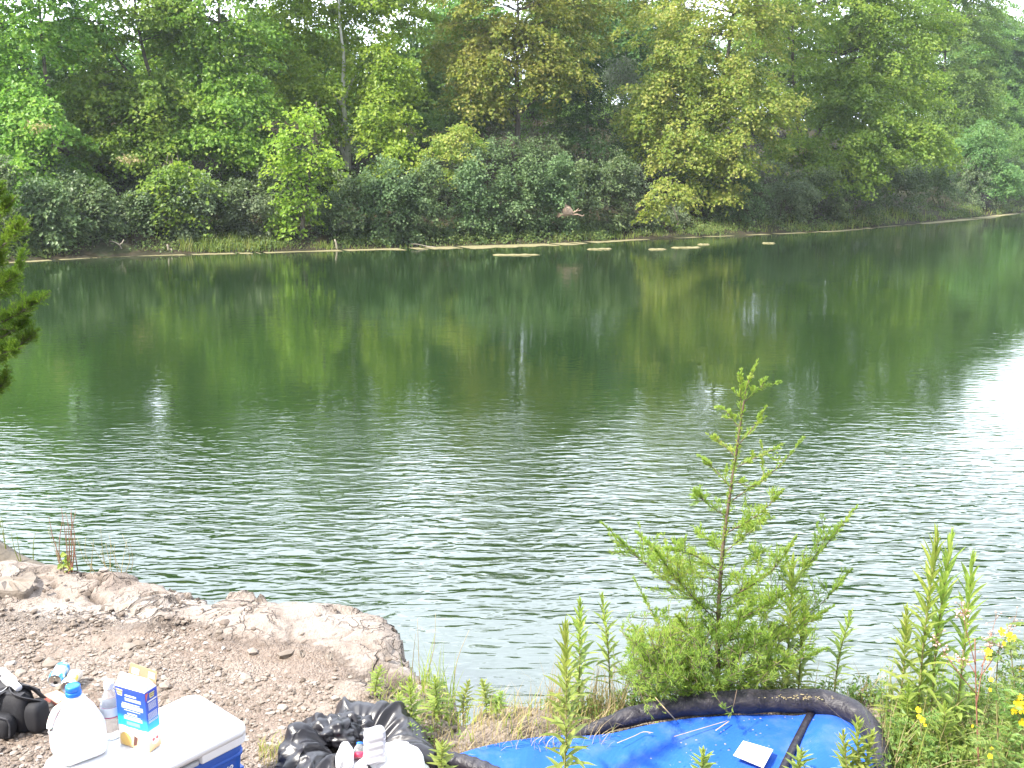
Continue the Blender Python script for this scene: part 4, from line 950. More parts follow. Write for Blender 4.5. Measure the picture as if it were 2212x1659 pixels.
pea('low flowering weed with two small blooms near the bottom right corner', [(2130, 1790), (2140, 1700), (2145, 1660), (2140, 1600)], [(2138, 1634, .012), (2142, 1617, .007), (2100, 1568, .007)], 22, 7)

# uncountable low growth: leafy ground cover right, dry grass along the brink, grass on the ledge
def scatter(rs, n, u0, u1, v0, v1):
    return np.array([near(rs.uniform(u0, u1), rs.uniform(v0, v1)) for _ in range(n)])
rs = np.random.RandomState(40)
mb = MB()
for (u0, u1, v0, v1, n, hh) in [(1900, 2240, 1540, 1760, 420, .2), (1340, 1900, 1500, 1540, 190, .1), (1960, 2240, 1510, 1570, 120, .12), (820, 1000, 1490, 1640, 40, .05), (1180, 1330, 1520, 1570, 40, .06)]:
    P = scatter(rs, n, u0, u1, v0, v1)
    for p in P:
        h_ = hh * rs.uniform(.35, 1.2); top = p + (rs.normal(0, .03), rs.normal(0, .03), h_); tube(mb, [p - (0, 0, .02), (p + top) / 2 + rs.normal(0, .008, 3), top], [.0012, .001, .0006], 4)
        k = int(6 + h_ * 70); t = rs.uniform(.1, 1, k); c = p + (top - p) * t[:, None] + rs.normal(0, .013, (k, 3))
        leaves(mb, c, nrm(rs.normal(0, .5, (k, 3)) + (0, 0, .8)), rs.normal(0, 1, (k, 3)), rs.uniform(.014, .03, k), .45)
tag(mb.build('ground_cover', L_GREENW), 'tangle of small-leaved green weeds on the right bank', 'weeds', kind='stuff')
mb = MB(); P = []; hh = []
for (u0, u1, v0, v1, n, h_) in [(1020, 1330, 1545, 1640, 520, .12), (1180, 1350, 1515, 1560, 260, .22), (820, 1010, 1500, 1650, 300, .09), (560, 640, 1610, 1660, 120, .06), (1890, 2240, 1530, 1760, 480, .3), (1340, 1900, 1496, 1530, 260, .2)]:
    q = scatter(rs, n, u0, u1, v0, v1); P.append(q); hh.append(np.full(n, h_) * rs.uniform(.3, 1.3, n))
blades(mb, np.vstack(P), np.concatenate(hh), .004, rs, 1.0)
tag(mb.build('dry_grass', L_DRY), 'dry straw-coloured grass along the near bank', 'grass', kind='stuff')
mb = MB(); P = []; hh = []
for (u0, u1, v0, v1, n, h_) in [(800, 1010, 1470, 1600, 150, .11), (1000, 1330, 1500, 1620, 170, .12), (560, 650, 1600, 1660, 60, .07), (1880, 2240, 1520, 1740, 260, .3), (910, 1010, 1470, 1510, 50, .22)]:
    q = scatter(rs, n, u0, u1, v0, v1); P.append(q); hh.append(np.full(n, h_) * rs.uniform(.3, 1.3, n))
blades(mb, np.vstack(P), np.concatenate(hh), .005, rs, .7)
tag(mb.build('green_grass', L_GOLD), 'sparse fresh green grass between the weeds on the near bank', 'grass', kind='stuff')
# thin stalks at the brink of the ledge, upper left
def stalks(name, label, u, v, n, tall, spread, mat, seed, width=.005):
    rs = np.random.RandomState(seed); b = near(u, v); mb = MB()
    for j in range(n):
        q = b + (rs.normal(0, spread), rs.normal(0, .03), -.02); h_ = tall * rs.uniform(.5, 1.1); tp = q + (rs.normal(0, .16) * h_, rs.normal(0, .1) * h_, h_)
        tube(mb, spline([q, (q + tp) / 2 + rs.normal(0, .012, 3), tp], 7), np.linspace(width * .5, width * .16, 7), 4)
    return tag(mb.build(name, mat, None, b), label, 'grass tuft', 'thin tufts at the brink of the ledge')
stalks('grass_tuft', 'reddish dry stalks standing in a bundle at the brink of the rock ledge', 147, 1236, 12, .36, .03, B_RED, 1, .007)
stalks('grass_tuft', 'wispy pale stalks at the brink right of the reddish bundle', 225, 1238, 16, .28, .1, L_DRY, 2, .004)
stalks('grass_tuft', 'few green blades beside the trunk foot at the left edge', 36, 1222, 7, .32, .05, L_GOLD, 3, .007)
stalks('grass_tuft', 'two pale straws leaning out over the water at the slab corner', 915, 1475, 4, .3, .05, L_DRY, 4, .004)
mb = MB(); b = near(150, 1234); r2 = np.random.RandomState(2)
leaves(mb, b + r2.normal(0, 1, (14, 3)) * (.022, .02, .022) + (0, -.02, .04), nrm(r2.normal(0, .6, (14, 3)) + (0, -.6, .5)), r2.normal(0, 1, (14, 3)), .045, .8)
tag(mb.build('leafy_sprig', L_GOLD, None, b), 'single bright green leafy sprig at the foot of the reddish stalks', 'weed')

# flat stone and slab at the trunk foot
def stone(name, pts_px, th, label, mat, seed, zb=ZL, lift=0):
    rs = np.random.RandomState(seed); top = np.array([at(u, v, zb + th) for u, v in pts_px]); c = top.mean(0)
    top = np.array([top[0] + (top[-1] - top[0]) * 0] + list(top[1:])); n = len(top)
    T = spline(np.vstack([top, top[:1]]), n * 5)[:-1]; T[:, 2] += rs.normal(0, .004, len(T)) + lift * (T[:, 1] - c[1])
    low = T.copy(); low[:, 2] = zb - .02; low = c * (1, 1, 0) + (low - c * (1, 1, 0)) * (1.03, 1.03, 1)
    edge = T - (0, 0, .012); edge = c + (edge - c) * 1.025
    inner = c + (T - c) * .55; inner[:, 2] += rs.normal(0, .006, len(T)) + .006
    mb = MB(); loft(mb, [low, edge, T, inner, c + (inner - c) * .4], 0, True, True, False); return tag(mb.build(name, mat, None, c), label, 'stone')
M_STONE = simple('grey tan stone', (.23, .195, .165), (.12, .1, .082), 6, .92, .2, 40, .008)
stone('flat_stone', [(-60, 1222), (20, 1218), (75, 1240), (70, 1262), (52, 1276), (20, 1275), (-60, 1268)], .045, 'flat angular stone slab lying at the trunk foot on the left edge', M_STONE, 3)
stone('stone', [(640, 1410), (650, 1405), (660, 1412), (652, 1419)], .03, 'small loose stone on the dirt in the middle of the ledge', M_STONE, 4)
stone('stone', [(700, 1417), (712, 1410), (722, 1416), (712, 1424)], .03, 'larger loose stone right of the small one on the ledge', M_STONE, 5)
# ------------------------------------------------------------------ foreground: things
from mathutils import Matrix
LID = ZL + .38
def local(e):                    # matrix helper for parts written in the thing's own axes
    return e
M_WPLAST = simple('white plastic', (.72, .72, .74), (.66, .66, .68), 5, .38, .5)
M_BPLAST = simple('blue plastic', (.012, .085, .42), (.01, .07, .36), 9, .36, .5, 60, .0006)
M_GREYPL = simple('grey latch plastic', (.42, .43, .45), (.36, .37, .39), 9, .45, .5)  # latch piece, a darker grey than the white lid
M_JUG = simple('milky plastic', (.78, .78, .8), (.7, .7, .73), 8, .42, .5, Subsurface_Weight=.25, Transmission_Weight=.12)
M_CAPB = simple('blue cap', (.01, .18, .72), (.008, .14, .62), 20, .35, .5)
M_BLACK = simple('black nylon', (.022, .022, .026), (.012, .012, .015), 14, .75, .35, 260, .0012)
M_BLACK2 = simple('charcoal webbing', (.05, .05, .056), (.03, .03, .035), 30, .7, .3, 300, .001)
M_ALU = simple('brushed aluminium', (.62, .6, .58), (.5, .48, .46), 30, .32, .5, Metallic=.85)
M_DARK = simple('dark opening', (.01, .01, .01), None, 9, .8)
M_INK = simple('white print', (.8, .82, .85), None, 9, .6)
M_CLEAR, nt, out = newmat('clear bottle plastic')
principled(nt, out, (.93, .95, .97), .08, .5, bump(nt, noise(nt, 40, 2), .002), Transmission_Weight=.88, IOR=1.2)

# cooler
e1 = nrm(np.array((.65, .76))); cA = math.atan2(e1[1], e1[0])
Bc = at(418, 1500, LID)[:2]; f2 = np.array((e1[1], -e1[0]))
cc = np.array((-1.199, 2.85))
e = empty('cooler', (cc[0], cc[1], ZL), 'blue cooler with a white lid standing at the bottom left', 'cooler', rz=cA); e.scale = (.935, .945, 1)
mb = MB(); rings = [rrect(.262 + .026 * t, .142 + .024 * t, .045, .0 + .318 * t, 6) for t in (0, .03, .3, .6, .9, 1)]
rings[0] = rrect(.25, .13, .04, 0, 6); loft(mb, rings)
for z in (.04, .275): loft(mb, [rrect(.262 + .026 * z / .318 + a, .142 + .024 * z / .318 + a, .045, z + b_, 6) for a, b_ in ((.0, -.008), (.004, -.004), (.004, .004), (0, .008))], 0, False, False)
for x0, x1 in ((-.2, .06),): rbox(mb, .13, .006, .292, .3, .003, .002, 0, 0, -.06, -.168)
o = mb.build('body', M_BPLAST, e)
mb = MB()
# lid: a skirt with the finger recess cut out of its front, and a crowned top
def skirt(z, g=0.):
    p = [tuple(q) for q in rrect(.3 - g, .18 - g, .05, z, 6)]
    i = max(k for k in range(len(p)) if p[k][1] < -.1 and p[k][0] < -.2)
    ins = [(-.115, -.18 + g, z), (-.108, -.155, z), (.092, -.155, z), (.1, -.18 + g, z)]
    return np.array(p[:i + 1] + ins + p[i + 1:])
loft(mb, [skirt(.318, .003), skirt(.322, .0008), skirt(.348, .0008)], 0, True, True, False)
loft(mb, [rrect(.3, .18, .05, .3482, 6), rrect(.3, .18, .05, .362, 6), rrect(.297, .177, .05, .370, 6), rrect(.29, .17, .048, .3755, 6), rrect(.27, .15, .04, .378, 6), rrect(.26, .14, .035, .3765, 6), rrect(.1, .05, .03, .3765, 6)], 0)
o = mb.build('lid', M_WPLAST, e)
mb = MB(); rbox(mb, .097, .008, .319, .333, .003, .002, 0, 0, -.008, -.166); mb.build('latch', M_GREYPL, e)
mb = MB()
for y in (-.1, .1): rbox(mb, .012, .03, .15, .2, .006, .004, 0, 0, .283, y)
P = spline([(.285, -.1, .175), (.3, -.1, .15), (.305, 0, .12), (.3, .1, .15), (.285, .1, .175)], 14); tube(mb, P, .009, 8); mb.build('handle', M_BPLAST, e)
tilt = Matrix.Rotation(R(90) + .075, 4, 'X')
t1 = text_mesh('Polylite', .034, M_INK, 'lettering', e, Matrix.Translation((.108, -.1635, .228)) @ tilt, .15)
t2 = text_mesh('48', .038, M_INK, 'lettering', e, Matrix.Translation((.205, -.1635, .228)) @ tilt, .2, .0012)
mb = MB(); rbox(mb, .052, .0015, .216, .2225, .001, .0007, 0, 0, .178, -.1618); mb.build('stripe', M_INK, e)

# gallon jug
b = at(172, 1623, LID); hj = min(.27, pt(178, 1480, b[1])[2] - LID)
e = empty('milk_jug', b, 'white gallon jug with a blue cap standing on the cooler', 'jug', rz=.7)
mb = MB(); W_ = .074
prof = [(0, .062, .03), (.004, .07, .03), (.012, W_, .03), (.05, W_, .028), (.056, W_ - .002, .028), (.062, W_, .028), (hj * .45, W_, .03), (hj * .5, W_ - .002, .034), (hj * .62, .06, .05), (hj * .72, .045, .042), (hj * .81, .031, .03), (hj * .87, .021, .021), (hj - .012, .019, .019)]
loft(mb, [rrect(a, a, r, z, 5) for z, a, r in prof]); mb.build('body', M_JUG, e)
mb = MB(); P = spline([(-.035, 0, hj * .76), (-.06, 0, hj * .7), (-.078, 0, hj * .5), (-.066, 0, hj * .36)], 10); tube(mb, P, .011, 10); mb.build('handle', M_JUG, e)
mb = MB(); z = hj - .021; loft(mb, [circ(.0225, z - .012, 24), circ(.0245, z - .012, 24), circ(.0245, z - .006, 24), circ(.0225, z - .004, 24), circ(.024, z - .004, 24), circ(.024, z, 24), circ(.0205, z + .001, 24), circ(.0205, z + .004, 24), circ(.0225, z + .005, 24), circ(.0225, z + .018, 24), circ(.0215, z + .0205, 24), circ(.012, z + .021, 24)]); mb.build('cap', M_CAPB, e)

# water bottle
b = at(246, 1590, LID); tz = pt(236, 1472, b[1])[2] - LID
e = empty('water_bottle', b, 'clear plastic water bottle with a white cap between the jug and the blue box', 'bottle'); k = tz / .22
mb = MB(); pr = [(0, .026), (.006, .031), (.02, .032), (.03, .030), (.036, .032), (.05, .032), (.056, .030), (.062, .032), (.076, .032), (.082, .030), (.088, .032), (.135, .032), (.15, .029), (.17, .022), (.19, .0135), (.2, .013)]
loft(mb, [circ(r * 1.05, z * k, 22) for z, r in pr]); mb.build('body', M_CLEAR, e)
mb = MB(); loft(mb, [circ(.0162, .196 * k, 20), circ(.0168, .198 * k, 20), circ(.0168, .216 * k, 20), circ(.0155, .22 * k, 20)]); mb.build('cap', M_WPLAST, e)
m, nt, out = newmat('bottle label'); tc = N(nt, 'ShaderNodeTexCoord'); sx = N(nt, 'ShaderNodeSeparateXYZ'); nt.links.new(tc.outputs['Object'], sx.inputs[0])
z = math_(nt, 'MULTIPLY', sx.outputs['Z'], 1 / (.25 * k))
principled(nt, out, ramp(nt, z, [(0, (.4, .07, .16)), (.385, (.6, .62, .64)), (.5, (.62, .66, .68)), (.525, (.4, .04, .15))], 'CONSTANT'), .5)
mb = MB(); loft(mb, [circ(.0342, .092 * k, 22), circ(.0342, .133 * k, 22)], 0, False, False); mb.build('label', m, e)

# blue food carton with its top torn open
A = at(260.3, 1606, LID); B = at(323.4, 1625.5, LID); C_ = at(353.3, 1609, LID)
w_ = np.linalg.norm(B - A); d_ = np.linalg.norm(C_ - B); hc = pt(315.6, 1498, B[1])[2] - LID; ph = math.atan2(*(B - A)[1::-1])
hc = min(max(hc, .19), .25)
e = empty('food_carton', B, 'tall blue cardboard food box with torn open white top on the cooler', 'box', rz=ph)
m, nt, out = newmat('printed carton'); tc = N(nt, 'ShaderNodeTexCoord'); sx = N(nt, 'ShaderNodeSeparateXYZ'); nt.links.new(tc.outputs['Object'], sx.inputs[0])
z = math_(nt, 'MULTIPLY', sx.outputs['Z'], 1 / hc)
z = math_(nt, 'ADD', z, math_(nt, 'MULTIPLY', math_(nt, 'SUBTRACT', noise(nt, 22, 2), .5), .05))
c = ramp(nt, z, [(0, (.6, .4, .2)), (.14, (.72, .55, .36)), (.22, (.75, .7, .65)), (.33, (.8, .8, .82)), (.345, (.02, .5, .75)), (.45, (.01, .38, .75)), (.55, (.012, .08, .5)), (.93, (.012, .05, .42)), (1, (.03, .06, .5))])
principled(nt, out, c, .4, .5); M_CARTON = m
mb = MB(); loft(mb, [np.array([(-w_, 0, z), (0, 0, z), (0, d_, z), (-w_, d_, z)]) for z in (0, hc * .5, hc)], 0, True, False, False); mb.build('carton', M_CARTON, e)
M_CARD = simple('white card', (.76, .76, .77), None, 8, .7, .2); M_TAN = simple('brown card', (.36, .25, .16), (.3, .2, .12), 12, .85, .1)
mb = MB()
loft(mb, [np.array([(-w_, y0, z0), (0, y0, z0), (0, y0 + .0012, z0), (-w_, y0 + .0012, z0)]) for y0, z0 in ((.0, hc), (d_ * .5, hc + .035))], 0, True, True, False)
loft(mb, [np.array([(x0, a_, z0), (x0, b_, z0), (x0 - .0012, b_, z0), (x0 - .0012, a_, z0)]) for x0, a_, b_, z0 in ((0, .002, d_, hc), (-.022, d_ * .3, d_ * .8, hc + .028))], 0, True, True, False)
mb.build('flap', M_CARD, e)
mb = MB(); loft(mb, [np.array([(-w_ * sx_, y0, z0), (-.004, y0, z0 - dz), (-.004, y0 + .0014, z0 - dz), (-w_ * sx_, y0 + .0014, z0)]) for sx_, y0, z0, dz in ((1, d_, hc, 0), (.93, d_ + .012, hc + .05, .008))], 0, True, True, False)
o = mb.build('flap', M_TAN, e); o['label'] = 'brown inside of the torn back flap'
for x0, x1 in ((-w_ * .86, -w_ * .62), (-w_ * .3, -w_ * .08)):
    mb = MB(); quad(mb, (x0, d_ + .004, hc + .02), (x1, d_ + .004, hc + .018), (x1, d_ + .0085, hc + .036), (x0, d_ + .0085, hc + .038))
    mb.build('glue_patch', M_CARD, o)
def flatm(n, c): return simple(n, c, None, 9, .5, .3)
M_PB = flatm('pale badge', (.8, .72, .4)); M_RD = flatm('red print', (.6, .12, .12)); M_CRK = flatm('cracker print', (.68, .45, .14)); M_CHO = flatm('chocolate print', (.12, .05, .04)); M_PRN = flatm('dark print', (.09, .06, .02)); M_CY = flatm('cyan print', (.25, .62, .78))
def decal(name, polys, mat, side=False):
    mb = MB()
    for p in polys:
        V = [(.0008, y, z) for y, z in p] if side else [(x, -.0008, z) for x, z in p]
        mb.add(V, [tuple(range(len(V)))], 0, False)
    return mb.build(name, mat, e)
X = lambda f: -w_ * (1 - f); Zz = lambda f: hc * f
bar = lambda x0, x1, z, h=.011: [(X(x0), Zz(z - h)), (X(x1), Zz(z - h)), (X(x1), Zz(z + h)), (X(x0), Zz(z + h))]
badge = decal('badge', [[(X(.06), Zz(.86)), (X(.22), Zz(.855)), (X(.25), Zz(.955)), (X(.03), Zz(.965))]], M_PB)
tx_ = Matrix.Rotation(R(90), 4, 'X')
text_mesh('Honey\nMaid', .0095, M_PRN, 'lettering', e, Matrix.Translation((X(.14), -.0016, Zz(.92))) @ tx_, 0, .0002)
decal('print_lines', [bar(.32, .7, .88, .014)] + [bar(.3, .85, z, .004) for z in (.835, .815, .795)] + [bar(.2, .8, .745, .006)] + [bar(.17, .9, z, .0035) for z in (.72, .705, .69, .675, .66)] + [bar(.25, .8, .63, .005), bar(.35, .68, .575, .011), bar(.25, .8, .54, .004)] + [bar(.22, .85, z, .004) for z in (.515, .495, .475)], M_INK)
decal('print_lines', [bar(.3, .75, z, .008) for z in (.43, .41, .39)], M_CY)
circ_ = lambda cx, cz, r, n=14: [(cx + r * math.cos(k * 6.283 / n), cz + r * math.sin(k * 6.283 / n)) for k in range(n)]
decal('cracker_picture', [circ_(X(.22), Zz(.12), w_ * .19)], M_CRK)
decal('chocolate_picture', [[(X(.46), Zz(.03)), (X(.58), Zz(.06)), (X(.64), Zz(.19)), (X(.52), Zz(.22))]], M_CHO)
decal('wrapper_picture', [[(X(.6), Zz(.02)), (X(.93), Zz(.02)), (X(.97), Zz(.14)), (X(.74), Zz(.18))]], M_CARD)
Ys_ = lambda f: d_ * f; sb = lambda y0, y1, z, h=.011: [(Ys_(y0), Zz(z - h)), (Ys_(y1), Zz(z - h)), (Ys_(y1), Zz(z + h)), (Ys_(y0), Zz(z + h))]
decal('badge', [[(Ys_(.38), Zz(.87)), (Ys_(.72), Zz(.87)), (Ys_(.78), Zz(.955)), (Ys_(.33), Zz(.955))]], M_PB, True)
text_mesh('Honey\nMaid', .008, M_PRN, 'lettering', e, Matrix.Translation((.0016, Ys_(.55), Zz(.925))) @ Matrix.Rotation(R(90), 4, 'Z') @ tx_, 0, .0002)
decal('corner_mark', [[(Ys_(.03), Zz(.84)), (Ys_(.26), Zz(.975)), (Ys_(.03), Zz(.975))]], M_RD, True)
decal('print_lines', [sb(.15, .92, .83, .012)] + [sb(.2, .85, z, .004) for z in (.79, .77, .75, .73, .71, .69)] + [sb(.12, .88, z, .004) for z in (.63, .61, .59, .57, .55, .53, .5, .48)], M_INK, True)
decal('dessert_picture', [circ_(Ys_(.55), Zz(.16), d_ * .33)], M_CARD, True)
decal('berry_picture', [[(y - .0018, z - .0) for y, z in circ_(Ys_(q), Zz(.17), d_ * .1, 8)] for q in (.42, .72)], M_RD, True)
for o in e.children:
    if o.name.startswith(('berry', 'lettering')):
        for v in o.data.vertices: v.co.x += .0006 if o.name.startswith('berry') else 0

# two drink cans lying on the dirt
def can(lid_px, far_px, label, mats, crush, seed):
    L0 = at(*lid_px, ZL + .033); L1 = at(*far_px, ZL + .033); dr = nrm((L1 - L0)[:2]); rs = np.random.RandomState(seed)
    a = math.atan2(dr[1], dr[0]) - math.pi / 2
    e = empty('drink_can', (L0[0], L0[1], ZL + .034), label, 'can', 'drink cans on the dirt', a)
    n = 28; th = np.linspace(0, 2 * np.pi, n, endpoint=False)
    def ring(r, y, k=0.):
        rr = r * (1 - crush * k * (.5 + .5 * np.sin(th * 2 + 1 + y * 30)) * .8)
        return np.stack([rr * np.cos(th), np.full(n, y) + crush * k * .012 * np.sin(th * 3), rr * np.sin(th)], 1)
    mb = MB(); loft(mb, [ring(.0265, .0015), ring(.0275, .0), ring(.0275, .003), ring(.027, .006), ring(.0325, .02), ring(.033, .024), ring(.033, .05, .5), ring(.033, .07, 1), ring(.033, .085, .8), ring(.033, .105, .9), ring(.0315, .114, .5), ring(.025, .121, .3), ring(.024, .12, .2)], 0, False, True)
    body = mb.build('body', mats, e)
    mb = MB(); loft(mb, [ring(.0265, .0012), ring(.0255, .0055), ring(.006, .006)], 0, False, True); lid = mb.build('lid', M_ALU, e)
    mb = MB(); mb.add([(.0 + .0085 * math.cos(t), .0046, -.012 + .0075 * math.sin(t)) for t in np.linspace(0, 6.28, 16, endpoint=False)], [tuple(range(16))]); mb.build('opening', M_DARK, lid)
    mb = MB(); P = np.array([(.0065 * math.cos(t), .0032, .006 + .0095 * math.sin(t)) for t in np.linspace(0, 6.283, 18)]); tube(mb, P, .0014, 6); mb.build('pull_tab', M_ALU, lid)
    return e
m, nt, out = newmat('blue can print'); c = ramp(nt, noise(nt, 28, 2), [(.3, (.02, .12, .5)), (.45, (.05, .35, .7)), (.55, (.65, .72, .78)), (.7, (.1, .25, .6)), (.8, (.5, .08, .12))]); principled(nt, out, c, .3, .5, None, Metallic=.35); M_CAN1 = m
m, nt, out = newmat('white can print'); c = ramp(nt, noise(nt, 24, 2), [(.35, (.72, .72, .7)), (.52, (.66, .64, .6)), (.6, (.7, .55, .06)), (.72, (.72, .7, .62)), (.82, (.45, .12, .08))]); principled(nt, out, c, .3, .5, None, Metallic=.35); M_CAN2 = m
can((118, 1471), (137.4, 1440.5), 'blue drink can lying on the dirt, left of the crushed one', M_CAN1, .12, 1)
can((144.7, 1486), (166, 1453.5), 'crushed white and yellow drink can lying against the blue one', M_CAN2, .42, 2)

# flat reddish packet
cs = [at(u, v, ZL + .03) for u, v in [(123, 1491), (147, 1503.5), (124, 1520.5), (96, 1501)]]; c = sum(cs) / 4
mb = MB(); pr = lambda s, z: np.array([(c + (q - c) * s)[:2].tolist() + [z] for q in (cs[0], (cs[0] + cs[3]) / 2, cs[3], (cs[3] + cs[2]) / 2, cs[2], (cs[2] + cs[1]) / 2, cs[1], (cs[1] + cs[0]) / 2)])
loft(mb, [pr(.94, ZL - .005), pr(1.02, ZL + .004), pr(1.04, ZL + .016), pr(1.0, ZL + .029)], 0)
e = empty('packet', (c[0], c[1], ZL), 'flat brown packet with a tan top lying between bag and cans', 'packet')
for v in mb.v: v -= np.array((c[0], c[1], ZL))
mb.build('tray', simple('red brown packet', (.3, .09, .07), (.22, .06, .05), 20, .5), e)
mb = MB(); loft(mb, [pr(1.03, ZL + .0292), pr(1.03, ZL + .031), pr(.9, ZL + .0325)], 0)
for v in mb.v: v -= np.array((c[0], c[1], ZL))
mb.build('lid', simple('tan wrapper', (.5, .33, .22), (.42, .26, .17), 30, .5, .4, 60, .002), e)

# duffel bag
Fp = at(66, 1600, ZL); Gp = at(106, 1569, ZL); dy_ = (Gp - Fp)[:2]; dep = np.linalg.norm(dy_); ang = math.atan2(dy_[1], dy_[0]) - math.pi / 2
hd = pt(70, 1497, Fp[1] + .06)[2] - ZL
e = empty('duffel_bag', (Fp[0], Fp[1], ZL), 'black duffel bag with pockets and straps at the left edge', 'bag', rz=ang)
def blob(hx, hy, z0, z1, r, ed, cx, cy, seed, amp=.01, name='body', mat=None, seg=6):
    mb = MB(); rings = []
    for k in range(9):
        t = k / 8; s = math.sin(math.pi * min(1, max(0, t))) ** .35 if 0 < t < 1 else 0
        inset = ed * (1 - s)
        rings.append(rrect(hx - inset, hy - inset, r, z0 + (z1 - z0) * t, seg, cx, cy))
    V = np.vstack(rings); nn_ = (fbm(V[:, 0] * 14 + seed, V[:, 1] * 14 + V[:, 2] * 9, 3, seed) - .5)
    ctr = np.array((cx, cy, (z0 + z1) / 2)); V2 = V + nrm(V - ctr) * nn_[:, None] * amp * 2; n = len(rings[0])
    loft(mb, [V2[i * n:(i + 1) * n] for i in range(9)])
    return mb.build(name, mat or M_BLACK, e)
blob(.27, dep / 2, 0, hd * 1.05, .05, .03, -.29, dep / 2, 1, .012)
blob(.2, .035, .015, hd * .66, .03, .02, -.25, -.022, 2, .008, 'front_pocket')
blob(.035, dep * .4, .02, hd * .84, .02, .014, .0, dep * .5, 3, .008, 'side_pocket')
mb = MB(); tube(mb, spline([(-.47, -.03, hd * .66), (-.46, -.05, hd * .69), (-.25, -.06, hd * .7), (-.08, -.05, hd * .68), (-.05, -.045, hd * .55), (-.05, -.05, hd * .2)], 24), .004, 6); mb.build('piping', M_BLACK2, e)
mb = MB(); loft(mb, [np.array([(-.5, y - .012, z), (-.04, y - .012, z), (-.04, y + .012, z + .001), (-.5, y + .012, z + .001)]) + (0, 0, q) for y, z, q in ((dep * .3, hd * .99, 0), (dep * .3, hd * .99, .008))], 0, True, True, False); mb.build('zip_flap', M_BLACK2, e)
def strap(P, w__, mat=M_BLACK2, name='strap'):
    P = spline(P, 16); T = nrm(np.gradient(P, axis=0)); mb = MB(); Wv = nrm(np.cross(T, (0.2, .9, .4)))
    Nn = np.cross(Wv, T)
    loft(mb, [np.array([p - a * w__, p + a * w__, p + a * w__ + n_ * .004, p - a * w__ + n_ * .004]) for p, a, n_ in zip(P, Wv, Nn)], 0, True, True, False); return mb.build(name, mat, e)
strap([(-.3, .02, hd * .9), (-.26, -.035, hd * .92), (-.2, -.045, hd * .9), (-.15, -.015, hd * .93), (-.12, .03, hd * .99)], .018, name='handle')
strap([(.0, dep * .9, hd * .75), (-.04, dep * .7, hd * 1.05), (-.1, dep * .45, hd * 1.03), (-.06, dep * .15, hd * .98), (.01, .06, hd * .78)], .02)
strap([(-.02, dep * .95, hd * .9), (-.12, dep * .8, hd * 1.06), (-.25, dep * .75, hd * 1.04)], .016)
# things lying on the bag
def lying(name, cat, label, p0, p1, parts):
    d = p1 - p0; L = np.linalg.norm(d); q = Vector(d).to_track_quat('Z', 'Y')
    e = empty(name, p0, label, cat); e.rotation_mode = 'QUATERNION'; e.rotation_quaternion = q
    for nm, prof, mat in parts:
        mb = MB(); loft(mb, [circ(r, z * L, 18) for z, r in prof]); mb.build(nm, mat, e)
    return e
zt = ZL + hd + .03; s0, s1 = at(1, 1452, zt), at(41, 1487, zt - .006)
lying('lotion_bottle', 'bottle', 'small white bottle lying on top of the black duffel bag', s0, s1, [('body', [(0, .018), (.02, .023), (.6, .023), (.68, .018), (.7, .012)], M_WPLAST), ('cap', [(.69, .0135), (.71, .0145), (.98, .014), (1, .012)], M_WPLAST)])
c = at(-6, 1478, ZL + hd + .025)
e = empty('cup', c, 'round black cup with a silver rim lying on the duffel bag at the picture edge', 'cup'); e.rotation_euler = (.45, .25, 0)
mb = MB(); loft(mb, [circ(.03, -.05, 26), circ(.036, -.045, 26), circ(.042, .0, 26), circ(.038, .003, 26), circ(.034, -.012, 26)]); mb.build('body', M_BLACK2, e)
mb = MB(); P = circ(.042, .002, 30); tube(mb, np.vstack([P, P[:1]]), .0022, 6); mb.build('rim', M_ALU, e)

# black trash bag and what is in it
m, nt, out = newmat('black trash bag plastic')
nn_ = bump(nt, noise(nt, 9, 2, .5, dist=1.0), .004)
principled(nt, out, (.014, .013, .017), .36, .55, nn_); M_BAG = m
cb = at(768, 1672, ZL); hbg = .78 * (pt(722, 1540, cb[1] + .05)[2] - ZL)
e = empty('trash_bag', (cb[0], cb[1], ZL), 'open black plastic trash bag standing at the bottom edge', 'bag')
def folds(P, fr, seed, k=7, sx=(1, 1, 1)):
    r_ = np.random.RandomState(seed); P = np.asarray(P) * np.asarray(sx); s_ = 0
    P = P + .35 / fr * np.stack([fbm(P[:, 0] * fr + 3 + q, P[:, 1] * fr + P[:, 2] * fr - q, 2, seed + q) - .5 for q in range(3)], 1)
    for j in range(k):
        d_ = nrm(r_.normal(0, 1, 3)); f_ = fr * 1.45 ** (j * .7); q = (P @ d_) * f_ + r_.rand(); s_ = s_ + np.abs((q % 1) - .5) * 2 / f_
    return (s_ * fr / k * 1.6 - .5)
n, m_ = 170, 80; th = np.linspace(0, 2 * np.pi, n, endpoint=False); rings = []
sc_ = cb[1] / F * K
